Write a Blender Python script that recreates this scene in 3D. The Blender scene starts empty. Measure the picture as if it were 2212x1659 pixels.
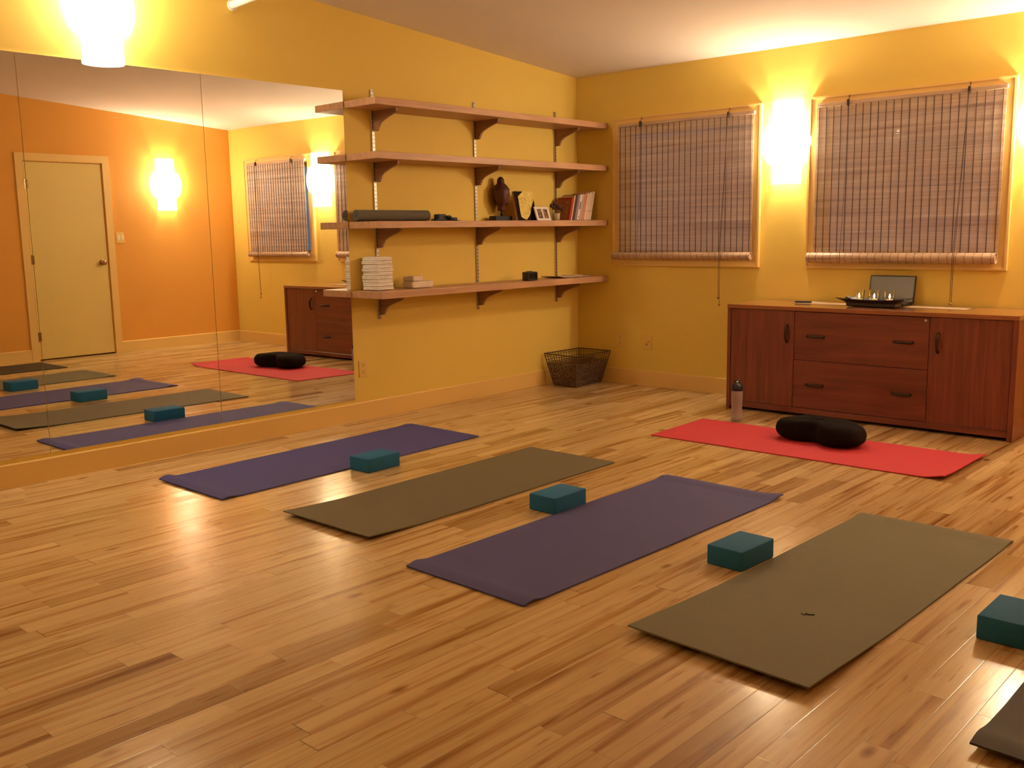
import bpy, bmesh, math, random
from mathutils import Vector, Matrix, noise
random.seed(7)
S = bpy.context.scene
PI = math.pi

# ---------------------------------------------------------------- camera
FPX = 2104.3
cam_d = bpy.data.cameras.new('camera')
cam_d.sensor_fit = 'HORIZONTAL'; cam_d.sensor_width = 36.0
cam_d.lens = FPX / 2212.0 * 36.0
cam_d.clip_start = 0.02
cam = bpy.data.objects.new('camera', cam_d)
S.collection.objects.link(cam)
_r = Vector((0.73918761, 0.67329621, -0.01654981))
_u = Vector((-0.09200386, 0.12528923, 0.98784508))
_f = Vector((-0.66718586, 0.7286802, -0.15455809))
M = Matrix.Identity(4)
for i in range(3):
    M[i][0], M[i][1], M[i][2] = _r[i], _u[i], -_f[i]
M.translation = Vector((5.1955, -6.5263, 1.2571))
cam.matrix_world = M
S.camera = cam

# ---------------------------------------------------------------- world: dusk sky outside the windows
W = bpy.data.worlds.new('dusk'); S.world = W; W.use_nodes = True
bg = W.node_tree.nodes['Background']
bg.inputs[0].default_value = (0.38, 0.58, 0.90, 1)
bg.inputs[1].default_value = 0.24

# ---------------------------------------------------------------- exposure and lamp strengths
S.view_settings.view_transform = 'Standard'
S.view_settings.look = 'None'
S.view_settings.gamma = 1.0
S.view_settings.use_curve_mapping = False
S.view_settings.exposure = 0.1
LAMP_COL = (1.0, 0.81, 0.58)
OPAL_STRENGTH = 2.6
BULB_STRENGTH = 1650.0

# ================================================================ materials
def nt(name):
    m = bpy.data.materials.new(name); m.use_nodes = True
    t = m.node_tree
    return m, t, t.nodes['Principled BSDF']

def N(t, typ, **kw):
    n = t.nodes.new(typ)
    for k, v in kw.items():
        if k in n.inputs: n.inputs[k].default_value = v
        else: setattr(n, k, v)
    return n

def mth(t, op, a, b=None, c=None):
    n = t.nodes.new('ShaderNodeMath'); n.operation = op
    for i, v in enumerate((a, b, c)):
        if v is None: continue
        if isinstance(v, (int, float)): n.inputs[i].default_value = v
        else: t.links.new(v, n.inputs[i])
    return n.outputs[0]

def ramp(t, fac, stops):
    n = t.nodes.new('ShaderNodeValToRGB')
    el = n.color_ramp.elements
    el.remove(el[1]); el[0].position = stops[0][0]; el[0].color = (*stops[0][1], 1)
    for p, c in stops[1:]:
        e = el.new(p); e.color = (*c, 1)
    t.links.new(fac, n.inputs[0])
    return n.outputs[0]

def rgba(c): return (c[0], c[1], c[2], 1.0)

def plain(name, col, rough=0.6, metal=0.0, var=0.06, scale=30.0, bump=0.0, bscale=200.0, coat=0.0, spec=0.5):
    """base colour with a gentle procedural variation and optional bump"""
    m, t, b = nt(name)
    tc = N(t, 'ShaderNodeTexCoord')
    nz = N(t, 'ShaderNodeTexNoise', Scale=scale, Detail=3.0)
    t.links.new(tc.outputs['Object'], nz.inputs['Vector'])
    lo = tuple(max(0, c * (1 - var)) for c in col); hi = tuple(min(1, c * (1 + var)) for c in col)
    t.links.new(ramp(t, nz.outputs[0], [(0.3, lo), (0.7, hi)]), b.inputs['Base Color'])
    b.inputs['Roughness'].default_value = rough
    b.inputs['Metallic'].default_value = metal
    b.inputs['Specular IOR Level'].default_value = spec
    b.inputs['Coat Weight'].default_value = coat
    b.inputs['Coat Roughness'].default_value = 0.15
    if bump:
        n2 = N(t, 'ShaderNodeTexNoise', Scale=bscale, Detail=2.0)
        t.links.new(tc.outputs['Object'], n2.inputs['Vector'])
        bp = N(t, 'ShaderNodeBump', Strength=bump, Distance=0.002)
        t.links.new(n2.outputs[0], bp.inputs['Height'])
        t.links.new(bp.outputs[0], b.inputs['Normal'])
    return m

def wood(name, lo, hi, axis='X', rough=0.4, stretch=14.0, scale=3.0, coat=0.0):
    """grain running along the given object axis"""
    m, t, b = nt(name)
    tc = N(t, 'ShaderNodeTexCoord')
    mp = N(t, 'ShaderNodeMapping')
    s = {'X': (1, stretch, stretch), 'Y': (stretch, 1, stretch), 'Z': (stretch, stretch, 1)}[axis]
    mp.inputs['Scale'].default_value = tuple(v * scale for v in s)
    t.links.new(tc.outputs['Object'], mp.inputs['Vector'])
    nz = N(t, 'ShaderNodeTexNoise', Scale=1.0, Detail=6.0, Roughness=0.6, Distortion=0.4)
    t.links.new(mp.outputs[0], nz.inputs['Vector'])
    t.links.new(ramp(t, nz.outputs[0], [(0.3, lo), (0.68, hi)]), b.inputs['Base Color'])
    b.inputs['Roughness'].default_value = rough
    b.inputs['Coat Weight'].default_value = coat
    b.inputs['Coat Roughness'].default_value = 0.12
    return m

def floor_mat():
    m, t, b = nt('maple_strip_floor')
    L = t.links
    geo = N(t, 'ShaderNodeNewGeometry')
    sep = N(t, 'ShaderNodeSeparateXYZ'); L.new(geo.outputs['Position'], sep.inputs[0])
    X, Y = sep.outputs[0], sep.outputs[1]
    px = mth(t, 'DIVIDE', mth(t, 'SUBTRACT', X, 4.066 - 0.0823 * 60), 0.0823)
    row = mth(t, 'FLOOR', px); fx = mth(t, 'FRACT', px)
    wr = N(t, 'ShaderNodeTexWhiteNoise', noise_dimensions='1D'); L.new(row, wr.inputs['W'])
    length = mth(t, 'ADD', mth(t, 'MULTIPLY', wr.outputs[0], 0.55), 0.5)
    wr2 = N(t, 'ShaderNodeTexWhiteNoise', noise_dimensions='1D'); L.new(mth(t, 'ADD', row, 57.3), wr2.inputs['W'])
    py = mth(t, 'ADD', mth(t, 'DIVIDE', Y, length), mth(t, 'MULTIPLY', wr2.outputs[0], 9.0))
    # uneven board ends: warp the coordinate slowly along the row
    py = mth(t, 'ADD', py, mth(t, 'MULTIPLY', mth(t, 'SINE', mth(t, 'MULTIPLY', py, 2.3)), 0.3))
    brd = mth(t, 'FLOOR', py); fy = mth(t, 'FRACT', py)
    cb = N(t, 'ShaderNodeCombineXYZ'); L.new(row, cb.inputs[0]); L.new(brd, cb.inputs[1])
    wb = N(t, 'ShaderNodeTexWhiteNoise', noise_dimensions='3D'); L.new(cb.outputs[0], wb.inputs['Vector'])
    base = ramp(t, wb.outputs[0], [(0.0, (0.42, 0.26, 0.11)), (0.10, (0.52, 0.35, 0.155)), (0.3, (0.60, 0.425, 0.210)),
                                    (0.7, (0.65, 0.468, 0.235)), (1.0, (0.70, 0.515, 0.270))])
    # grain: long streaks, offset for each board
    off = mth(t, 'MULTIPLY', wb.outputs[0], 40.0)
    v1 = N(t, 'ShaderNodeCombineXYZ')
    L.new(mth(t, 'ADD', mth(t, 'MULTIPLY', X, 45.0), off), v1.inputs[0])
    L.new(mth(t, 'ADD', mth(t, 'MULTIPLY', Y, 1.6), off), v1.inputs[1])
    g1 = N(t, 'ShaderNodeTexNoise', Scale=1.0, Detail=4.0, Roughness=0.55, Distortion=0.0); L.new(v1.outputs[0], g1.inputs['Vector'])
    v2 = N(t, 'ShaderNodeCombineXYZ')
    L.new(mth(t, 'ADD', mth(t, 'MULTIPLY', X, 24.0), mth(t, 'MULTIPLY', off, 1.7)), v2.inputs[0])
    L.new(mth(t, 'ADD', mth(t, 'MULTIPLY', Y, 0.9), off), v2.inputs[1])
    g2 = N(t, 'ShaderNodeTexNoise', Scale=1.0, Detail=3.0, Roughness=0.5, Distortion=0.0); L.new(v2.outputs[0], g2.inputs['Vector'])
    fine = ramp(t, g1.outputs[0], [(0.25, (0.84, 0.80, 0.73)), (0.75, (1.08, 1.08, 1.08))])
    heart = ramp(t, g2.outputs[0], [(0.52, (1, 1, 1)), (0.60, (0.80, 0.68, 0.54)), (0.70, (0.50, 0.34, 0.22))])
    m1 = N(t, 'ShaderNodeMix', data_type='RGBA', blend_type='MULTIPLY'); m1.inputs[0].default_value = 1.0
    L.new(base, m1.inputs[6]); L.new(fine, m1.inputs[7])
    m2 = N(t, 'ShaderNodeMix', data_type='RGBA', blend_type='MULTIPLY'); m2.inputs[0].default_value = 1.0
    L.new(m1.outputs[2], m2.inputs[6]); L.new(heart, m2.inputs[7])
    # knots
    vk = N(t, 'ShaderNodeCombineXYZ')
    L.new(mth(t, 'MULTIPLY', X, 5.0), vk.inputs[0]); L.new(mth(t, 'MULTIPLY', Y, 2.2), vk.inputs[1])
    kn = N(t, 'ShaderNodeTexVoronoi', Scale=1.0); L.new(vk.outputs[0], kn.inputs['Vector'])
    vf = N(t, 'ShaderNodeCombineXYZ')
    L.new(mth(t, 'ADD', mth(t, 'MULTIPLY', X, 55.0), off), vf.inputs[0]); L.new(mth(t, 'ADD', mth(t, 'MULTIPLY', Y, 5.0), mth(t, 'MULTIPLY', off, 2.3)), vf.inputs[1])
    g3 = N(t, 'ShaderNodeTexNoise', Scale=1.0, Detail=2.0, Roughness=0.5); L.new(vf.outputs[0], g3.inputs['Vector'])
    fleck = ramp(t, g3.outputs[0], [(0.63, (1, 1, 1)), (0.72, (0.66, 0.50, 0.36))])
    mf = N(t, 'ShaderNodeMix', data_type='RGBA', blend_type='MULTIPLY'); mf.inputs[0].default_value = 1.0
    L.new(m2.outputs[2], mf.inputs[6]); L.new(fleck, mf.inputs[7]); m2 = mf
    knot = ramp(t, kn.outputs['Distance'], [(0.0, (0.25, 0.14, 0.08)), (0.05, (0.6, 0.45, 0.33)), (0.1, (1, 1, 1))])
    m2b = N(t, 'ShaderNodeMix', data_type='RGBA', blend_type='MULTIPLY'); m2b.inputs[0].default_value = 1.0
    L.new(m2.outputs[2], m2b.inputs[6]); L.new(knot, m2b.inputs[7])
    # gaps between boards
    ex = mth(t, 'MULTIPLY', mth(t, 'MINIMUM', fx, mth(t, 'SUBTRACT', 1.0, fx)), 0.0823)
    ey = mth(t, 'MULTIPLY', mth(t, 'MINIMUM', fy, mth(t, 'SUBTRACT', 1.0, fy)), length)
    gap = mth(t, 'MINIMUM', ex, ey)
    gm = mth(t, 'LESS_THAN', gap, 0.0009)
    m3 = N(t, 'ShaderNodeMix', data_type='RGBA')
    L.new(mth(t, 'MULTIPLY', gm, 0.6), m3.inputs[0]); L.new(m2b.outputs[2], m3.inputs[6]); m3.inputs[7].default_value = (0.10, 0.045, 0.015, 1)
    L.new(m3.outputs[2], b.inputs['Base Color'])
    rn = N(t, 'ShaderNodeTexNoise', Scale=2.5, Detail=2.0); L.new(geo.outputs['Position'], rn.inputs['Vector'])
    rr = mth(t, 'ADD', mth(t, 'MULTIPLY', rn.outputs[0], 0.10), mth(t, 'MULTIPLY', wb.outputs[0], 0.06))
    L.new(mth(t, 'ADD', rr, 0.125), b.inputs['Roughness'])
    # very small tilt of each board, cup of the varnish
    hgt = mth(t, 'ADD', mth(t, 'MULTIPLY', mth(t, 'MINIMUM', gap, 0.002), 0.12), mth(t, 'MULTIPLY', g1.outputs[0], 0.00012))
    hgt = mth(t, 'ADD', hgt, mth(t, 'MULTIPLY', fx, mth(t, 'MULTIPLY', mth(t, 'SUBTRACT', wb.outputs[0], 0.5), 0.0007)))
    bp = N(t, 'ShaderNodeBump', Strength=0.5, Distance=1.0); L.new(hgt, bp.inputs['Height'])
    L.new(bp.outputs[0], b.inputs['Normal'])
    b.inputs['Specular IOR Level'].default_value = 0.5
    return m

def emit_mat(name, col, strength):
    m, t, b = nt(name)
    b.inputs['Base Color'].default_value = (0.9, 0.88, 0.82, 1)
    b.inputs['Emission Color'].default_value = rgba(col)
    b.inputs['Emission Strength'].default_value = strength
    return m

def opal_mat():
    """thin frosted glass: glows, and lets part of the bulb's light straight through"""
    m = bpy.data.materials.new('opal_glass_lit'); m.use_nodes = True
    t = m.node_tree; b = t.nodes['Principled BSDF']; out = t.nodes['Material Output']
    b.inputs['Base Color'].default_value = (0.9, 0.88, 0.82, 1)
    b.inputs['Emission Color'].default_value = rgba(LAMP_COL)
    b.inputs['Emission Strength'].default_value = OPAL_STRENGTH / 0.3
    tr = N(t, 'ShaderNodeBsdfTransparent')
    mix = N(t, 'ShaderNodeMixShader'); mix.inputs[0].default_value = 0.3
    t.links.new(tr.outputs[0], mix.inputs[1]); t.links.new(b.outputs[0], mix.inputs[2]); t.links.new(mix.outputs[0], out.inputs['Surface'])
    return m

def mat_yoga(name, col, rib=True, rough=0.75):
    m, t, b = nt(name)
    tc = N(t, 'ShaderNodeTexCoord')
    mp = N(t, 'ShaderNodeMapping'); mp.inputs['Scale'].default_value = (2.0, 70.0, 1.0)
    t.links.new(tc.outputs['Object'], mp.inputs['Vector'])
    nz = N(t, 'ShaderNodeTexNoise', Scale=1.0, Detail=3.0); t.links.new(mp.outputs[0], nz.inputs['Vector'])
    n2 = N(t, 'ShaderNodeTexNoise', Scale=350.0, Detail=1.0); t.links.new(tc.outputs['Object'], n2.inputs['Vector'])
    k = 0.10 if rib else 0.04
    lo = tuple(c * (1 - k) for c in col); hi = tuple(c * (1 + k) for c in col)
    mx = mth(t, 'ADD', mth(t, 'MULTIPLY', nz.outputs[0], 0.6), mth(t, 'MULTIPLY', n2.outputs[0], 0.4))
    t.links.new(ramp(t, mx, [(0.35, lo), (0.65, hi)]), b.inputs['Base Color'])
    bp = N(t, 'ShaderNodeBump', Strength=0.35, Distance=0.002)
    t.links.new(mx, bp.inputs['Height']); t.links.new(bp.outputs[0], b.inputs['Normal'])
    b.inputs['Roughness'].default_value = rough
    return m

def bamboo_mat():
    m = bpy.data.materials.new('woven_bamboo'); m.use_nodes = True
    t = m.node_tree; L = t.links
    b = t.nodes['Principled BSDF']; out = t.nodes['Material Output']
    tc = N(t, 'ShaderNodeTexCoord')
    mp = N(t, 'ShaderNodeMapping'); mp.inputs['Scale'].default_value = (1.6, 1.0, 190.0)
    L.new(tc.outputs['Object'], mp.inputs['Vector'])
    nz = N(t, 'ShaderNodeTexNoise', Scale=1.0, Detail=3.0, Roughness=0.7); L.new(mp.outputs[0], nz.inputs['Vector'])
    mp2 = N(t, 'ShaderNodeMapping'); mp2.inputs['Scale'].default_value = (0.6, 1.0, 30.0)
    L.new(tc.outputs['Object'], mp2.inputs['Vector'])
    n2 = N(t, 'ShaderNodeTexNoise', Scale=1.0, Detail=3.0); L.new(mp2.outputs[0], n2.inputs['Vector'])
    mx = mth(t, 'ADD', mth(t, 'MULTIPLY', nz.outputs[0], 0.5), mth(t, 'MULTIPLY', n2.outputs[0], 0.5))
    c = ramp(t, mx, [(0.36, (0.40, 0.28, 0.21)), (0.48, (0.66, 0.50, 0.40)), (0.60, (0.86, 0.73, 0.62)), (0.66, (0.95, 0.88, 0.78))])
    L.new(c, b.inputs['Base Color']); b.inputs['Roughness'].default_value = 0.5
    tr = N(t, 'ShaderNodeBsdfTranslucent'); tr.inputs[0].default_value = (0.70, 0.52, 0.44, 1)
    mix = N(t, 'ShaderNodeMixShader'); mix.inputs[0].default_value = 0.22
    L.new(b.outputs[0], mix.inputs[1]); L.new(tr.outputs[0], mix.inputs[2]); L.new(mix.outputs[0], out.inputs['Surface'])
    return m

def glass_mat(name, col=(1, 1, 1), rough=0.0, ior=1.45):
    m, t, b = nt(name)
    b.inputs['Base Color'].default_value = rgba(col)
    b.inputs['Transmission Weight'].default_value = 1.0
    b.inputs['Roughness'].default_value = rough
    b.inputs['IOR'].default_value = ior
    return m

def standard_mat():
    """slotted steel: paired dark slots repeat up the strip"""
    m, t, b = nt('slotted_steel')
    geo = N(t, 'ShaderNodeNewGeometry'); tc = N(t, 'ShaderNodeTexCoord')
    sep = N(t, 'ShaderNodeSeparateXYZ'); t.links.new(tc.outputs['Object'], sep.inputs[0])
    fz = mth(t, 'FRACT', mth(t, 'DIVIDE', sep.outputs[2], 0.026))
    inz = mth(t, 'LESS_THAN', fz, 0.55)
    ay = mth(t, 'ABSOLUTE', sep.outputs[1])
    iny = mth(t, 'LESS_THAN', mth(t, 'ABSOLUTE', mth(t, 'SUBTRACT', ay, 0.0045)), 0.002)
    k = mth(t, 'MULTIPLY', inz, iny)
    mx = N(t, 'ShaderNodeMix', data_type='RGBA'); t.links.new(k, mx.inputs[0])
    mx.inputs[6].default_value = (0.55, 0.5, 0.42, 1); mx.inputs[7].default_value = (0.03, 0.02, 0.015, 1)
    t.links.new(mx.outputs[2], b.inputs['Base Color'])
    b.inputs['Metallic'].default_value = 0.85; b.inputs['Roughness'].default_value = 0.35
    return m

MT = dict(
    wall=plain('yellow_wall_paint', (0.79, 0.575, 0.115), 0.7, var=0.015, scale=2.0, bump=0.12, bscale=220),
    orange=plain('orange_wall_paint', (0.76, 0.355, 0.055), 0.7, var=0.015, scale=2.0, bump=0.12, bscale=220),
    trim=plain('yellow_trim_paint', (0.80, 0.53, 0.17), 0.5, var=0.015, scale=2.0),
    door=plain('cream_yellow_door_paint', (0.74, 0.56, 0.18), 0.5, var=0.02, scale=2.0),
    ceil=plain('ceiling_paint', (0.78, 0.70, 0.63), 0.85, var=0.012, scale=2.0, bump=0.1, bscale=150),
    floor=floor_mat(),
    mirror=None, opal=opal_mat(), bulb=emit_mat('bulb_lit', LAMP_COL, BULB_STRENGTH),
    flame=emit_mat('candle_flame', (1.0, 0.62, 0.28), 60.0),
    oak=wood('oak_shelf_wood', (0.42, 0.215, 0.115), (0.60, 0.35, 0.20), 'Y', 0.45, 18, 2.2),
    bracket=wood('bracket_wood', (0.24, 0.12, 0.06), (0.36, 0.19, 0.10), 'X', 0.5, 8, 6),
    cherryZ=wood('cherry_veneer_vertical', (0.135, 0.029, 0.018), (0.245, 0.060, 0.038), 'Z', 0.38, 26, 2.6, 0.2),
    cherryX=wood('cherry_veneer_horizontal', (0.135, 0.029, 0.018), (0.235, 0.057, 0.036), 'X', 0.38, 12, 1.6, 0.2),
    cherryTop=wood('cherry_top', (0.28, 0.10, 0.045), (0.36, 0.14, 0.065), 'X', 0.14, 12, 1.6, 0.5),
    black=plain('black_finish', (0.012, 0.010, 0.009), 0.45),
    dark=plain('dark_void', (0.02, 0.014, 0.01), 0.8),
    handle=plain('dark_bronze_handle', (0.055, 0.032, 0.022), 0.35, 0.6),
    steel=standard_mat(),
    metal=plain('brushed_metal', (0.6, 0.56, 0.5), 0.3, 0.9),
    brass=plain('antique_brass', (0.45, 0.28, 0.12), 0.25, 0.9),
    block=plain('teal_foam', (0.007, 0.125, 0.29), 0.8, var=0.08, scale=160, bump=0.25, bscale=500),
    purple=mat_yoga('purple_mat_rubber', (0.068, 0.066, 0.25)),
    plum=mat_yoga('blue_purple_mat_rubber', (0.072, 0.066, 0.23)),
    olive=mat_yoga('olive_mat_rubber', (0.140, 0.120, 0.068), False),
    olive2=mat_yoga('khaki_mat_rubber', (0.165, 0.155, 0.090), False),
    brown=mat_yoga('brown_olive_mat_rubber', (0.040, 0.030, 0.017), False, 0.65),
    red=mat_yoga('red_mat_rubber', (0.55, 0.030, 0.050), False),
    rollmat=plain('grey_green_mat', (0.12, 0.105, 0.075), 0.8, bump=0.2),
    cushion=plain('dark_brown_cotton', (0.011, 0.0075, 0.0065), 0.95, var=0.2, scale=25, bump=0.3, bscale=400, spec=0.12),
    towel=plain('white_terry', (0.95, 0.90, 0.84), 0.95, var=0.05, scale=60, bump=0.9, bscale=260),
    cloth=plain('cream_cloth', (0.82, 0.68, 0.55), 0.95, var=0.08, scale=60, bump=0.9, bscale=260),
    bamboo=bamboo_mat(), string=plain('dark_weave_string', (0.07, 0.035, 0.02), 0.8),
    slat=wood('blind_rail_wood', (0.42, 0.27, 0.18), (0.60, 0.42, 0.28), 'X', 0.4, 14, 3),
    glass=glass_mat('window_glass'), cup=glass_mat('votive_glass', (0.97, 0.97, 0.93)),
    wicker=plain('dark_wicker', (0.16, 0.085, 0.05), 0.6, var=0.3, scale=40),
    wire=plain('basket_wire', (0.10, 0.055, 0.035), 0.5, 0.3),
    wax=plain('cream_wax', (0.85, 0.74, 0.52), 0.5),
    plastic=plain('clear_frosted_plastic', (0.7, 0.6, 0.55), 0.3),
    cap=plain('navy_cap', (0.015, 0.014, 0.035), 0.4),
    plate=plain('painted_plate', (0.78, 0.54, 0.15), 0.4, var=0.01),
    ivory=plain('ivory_plastic', (0.85, 0.75, 0.6), 0.4, var=0.01),
    white=plain('white_gloss', (0.9, 0.88, 0.80), 0.4, var=0.01),
    screen=plain('laptop_screen', (0.14, 0.125, 0.10), 0.25, var=0.03),
    statue=plain('red_brown_carved_wood', (0.085, 0.026, 0.020), 0.55, var=0.25, scale=40, bump=0.3, bscale=120),
    runner=plain('beige_woven_runner', (0.50, 0.36, 0.20), 0.6, var=0.12, scale=150, bump=0.5, bscale=400),
    paper=plain('pale_paper', (0.62, 0.48, 0.36), 0.6, var=0.1, scale=30),
)
_m, _t, _b = nt('mirror_silver')
_b.inputs['Base Color'].default_value = (0.86, 0.875, 0.85, 1); _b.inputs['Metallic'].default_value = 1.0; _b.inputs['Roughness'].default_value = 0.0
MT['mirror'] = _m
# frosted bottle: part transmission so the floor and cabinet show through
_m, _t, _b = nt('frosted_bottle')
_b.inputs['Base Color'].default_value = (0.80, 0.72, 0.70, 1); _b.inputs['Transmission Weight'].default_value = 0.75
_b.inputs['Roughness'].default_value = 0.28; _b.inputs['IOR'].default_value = 1.2
MT['bottle'] = _m

# ================================================================ mesh helpers
class MB:
    def __init__(s): s.bm = bmesh.new()
    def box(s, x0, x1, y0, y1, z0, z1, bevel=0.0, seg=2, mat=None):
        b = bmesh.new()
        bmesh.ops.create_cube(b, size=1.0)
        for v in b.verts:
            v.co = Vector(((x0 + x1) / 2 + v.co.x * (x1 - x0), (y0 + y1) / 2 + v.co.y * (y1 - y0), (z0 + z1) / 2 + v.co.z * (z1 - z0)))
        if bevel: bmesh.ops.bevel(b, geom=list(b.edges), offset=bevel, segments=seg, affect='EDGES', profile=0.5)
        if mat is not None: bmesh.ops.transform(b, matrix=mat, verts=b.verts)
        s.merge(b); return s
    def merge(s, b):
        me = bpy.data.meshes.new('tmp'); b.to_mesh(me); b.free(); s.bm.from_mesh(me); bpy.data.meshes.remove(me)
    def quad(s, pts):
        s.bm.faces.new([s.bm.verts.new(p) for p in pts]); return s
    def prism(s, pts, vec):
        """closed solid: polygon pts extruded by vec"""
        a = [s.bm.verts.new(p) for p in pts]
        b = [s.bm.verts.new(Vector(p) + Vector(vec)) for p in pts]
        s.bm.faces.new(a); s.bm.faces.new(list(reversed(b)))
        n = len(pts)
        for i in range(n):
            s.bm.faces.new((a[i], b[i], b[(i + 1) % n], a[(i + 1) % n]))
        return s
    def tube(s, pts, r, n=8, close=False, cap=True):
        P = [Vector(p) for p in pts]; rings = []
        for i, p in enumerate(P):
            if close: d = P[(i + 1) % len(P)] - P[i - 1]
            else: d = P[min(i + 1, len(P) - 1)] - P[max(i - 1, 0)]
            d.normalize()
            ref = Vector((0, 0, 1)) if abs(d.z) < 0.9 else Vector((1, 0, 0))
            a = d.cross(ref).normalized(); b = d.cross(a).normalized()
            rr = r[i] if isinstance(r, (list, tuple)) else r
            rings.append([s.bm.verts.new(p + (a * math.cos(2 * PI * k / n) + b * math.sin(2 * PI * k / n)) * rr) for k in range(n)])
        m = len(rings)
        for i in range(m if close else m - 1):
            A, B = rings[i], rings[(i + 1) % m]
            for k in range(n): s.bm.faces.new((A[k], A[(k + 1) % n], B[(k + 1) % n], B[k]))
        if cap and not close:
            s.bm.faces.new(list(reversed(rings[0]))); s.bm.faces.new(rings[-1])
        return s
    def lathe(s, prof, c=(0, 0, 0), n=24, sx=1.0, sy=1.0, cap0=True, cap1=True):
        rings = []
        for r, z in prof:
            rings.append([s.bm.verts.new((c[0] + r * sx * math.cos(2 * PI * k / n), c[1] + r * sy * math.sin(2 * PI * k / n), c[2] + z)) for k in range(n)])
        for A, B in zip(rings, rings[1:]):
            for k in range(n): s.bm.faces.new((A[k], A[(k + 1) % n], B[(k + 1) % n], B[k]))
        if cap0: s.bm.faces.new(list(reversed(rings[0])))
        if cap1: s.bm.faces.new(rings[-1])
        return s
    def build(s, name, mat, parent=None, smooth=False, loc=None):
        bmesh.ops.recalc_face_normals(s.bm, faces=s.bm.faces)
        me = bpy.data.meshes.new(name); s.bm.to_mesh(me); s.bm.free()
        if isinstance(mat, (list, tuple)):
            for k in mat: me.materials.append(k)
        else: me.materials.append(mat)
        if smooth:
            for p in me.polygons: p.use_smooth = True
        o = bpy.data.objects.new(name, me); S.collection.objects.link(o)
        if loc is not None: o.location = loc
        if parent is not None: o.parent = parent
        return o

def thing(name, label, cat, loc=(0, 0, 0), rz=0.0, group=None):
    o = bpy.data.objects.new(name, None); S.collection.objects.link(o)
    o.empty_display_size = 0.1
    o.location = loc; o.rotation_euler = (0, 0, rz)
    o['label'] = label; o['category'] = cat
    if group: o['group'] = group
    return o
def tag(o, label, cat, group=None):
    o['label'] = label; o['category'] = cat
    if group: o['group'] = group
    return o
def struct(o, label=None):
    o['kind'] = 'structure'
    if label: o['label'] = label
    return o
def copy_tree(o, parent=None):
    c = o.copy(); S.collection.objects.link(c)
    if parent is not None: c.parent = parent
    for ch in list(o.children): copy_tree(ch, c)
    return c
def smooth_by_angle(o, ang=0.6):
    me = o.data
    for p in me.polygons: p.use_smooth = True
    try: me.set_sharp_from_angle(angle=ang)
    except Exception: pass
    return o

# ================================================================ room shell
RW = 5.29; RY = -8.3
ZC = 2.497
CR = -2.915
def ceil_z(y): return ZC + 0.0785 * min(-y, -CR) + (0.045 * (-y + CR) if y < CR else 0.0)

struct(MB().box(-0.15, RW + 0.15, RY - 0.15, 0.25, -0.12, 0.0).build('floor', MT['floor']), 'honey maple strip wood floor')
b = MB()
for (ya, yb) in ((0.15, CR), (CR, RY - 0.12)):
    za, zb = ceil_z(min(ya, 0)) - 0.0785 * max(ya, 0), ceil_z(yb)
    b.prism([(-0.12, ya, za), (-0.12, yb, zb), (-0.12, yb, zb + 0.12), (-0.12, ya, za + 0.12)], (RW + 0.24, 0, 0))
struct(b.build('ceiling', MT['ceil']), 'off white sloping ceiling')
ZT = 3.2
struct(MB().box(-0.12, 0.0, RY - 0.12, 0.12, 0, ZT).build('wall_left', MT['wall']), 'yellow wall behind mirrors and shelves')
struct(MB().box(-0.12, RW + 0.12, RY - 0.12, RY, 0, ZT).build('wall_front', MT['wall']), 'yellow wall')

WZ0, WZ1 = 0.973, 2.129      # casing outer heights
WIN = [(0.388, 1.693), (2.065, 3.376), (3.728, 4.968)]
CW = 0.072
b = MB()
xs = [0.0] + [v for w_ in WIN for v in (w_[0] + CW, w_[1] - CW)] + [RW]
for i in range(7):
    if i in (1, 3, 5):
        b.box(xs[i], xs[i + 1], 0, 0.12, 0, WZ0 + CW); b.box(xs[i], xs[i + 1], 0, 0.12, WZ1 - CW, 2.60)
    else: b.box(xs[i], xs[i + 1], 0, 0.12, 0, 2.60)
struct(b.build('wall_back', MT['wall']), 'yellow wall with three windows')

DY0, DY1, DZ = -2.385, -1.580, 2.045
b = MB()
b.box(RW, RW + 0.07, RY, DY0 - 0.003, 0, ZT); b.box(RW, RW + 0.07, DY1 + 0.003, 0.12, 0, ZT); b.box(RW, RW + 0.07, DY0 - 0.003, DY1 + 0.003, DZ + 0.003, ZT)
b.box(RW + 0.07, RW + 0.12, RY, 0.12, 0, ZT)
struct(b.build('wall_right', MT['orange']), 'orange wall with a door, seen in the mirror')

# door in the orange wall
d = MB().box(RW + 0.004, RW + 0.044, DY0, DY1, 0.014, DZ, 0.002).build('door_1', MT['door'])
struct(d, 'plain cream yellow flush door in the orange wall')
k = MB()
k.tube([(RW + 0.004, DY1 - 0.065, 1.0), (RW - 0.012, DY1 - 0.065, 1.0)], 0.031, 20)
k.tube([(RW - 0.010, DY1 - 0.065, 1.0), (RW - 0.035, DY1 - 0.065, 1.0)], 0.012, 12)
k.tube([(RW - 0.030, DY1 - 0.065, 1.0), (RW - 0.038, DY1 - 0.065, 1.0), (RW - 0.052, DY1 - 0.065, 1.0), (RW - 0.064, DY1 - 0.065, 1.0), (RW - 0.068, DY1 - 0.065, 1.0)],
       [0.014, 0.024, 0.028, 0.022, 0.008], 20)
k.build('door_knob', MT['brass'], d, True)
for z in (0.25, 1.05, 1.82):
    h = MB(); h.tube([(RW - 0.004, DY0 - 0.004, z - 0.05), (RW - 0.004, DY0 - 0.004, z + 0.05)], 0.007, 10)
    h.box(RW - 0.001, RW + 0.003, DY0, DY0 + 0.03, z - 0.045, z + 0.045)
    h.build('hinge', MT['brass'], d)
b = MB(); cw = 0.075
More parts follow.
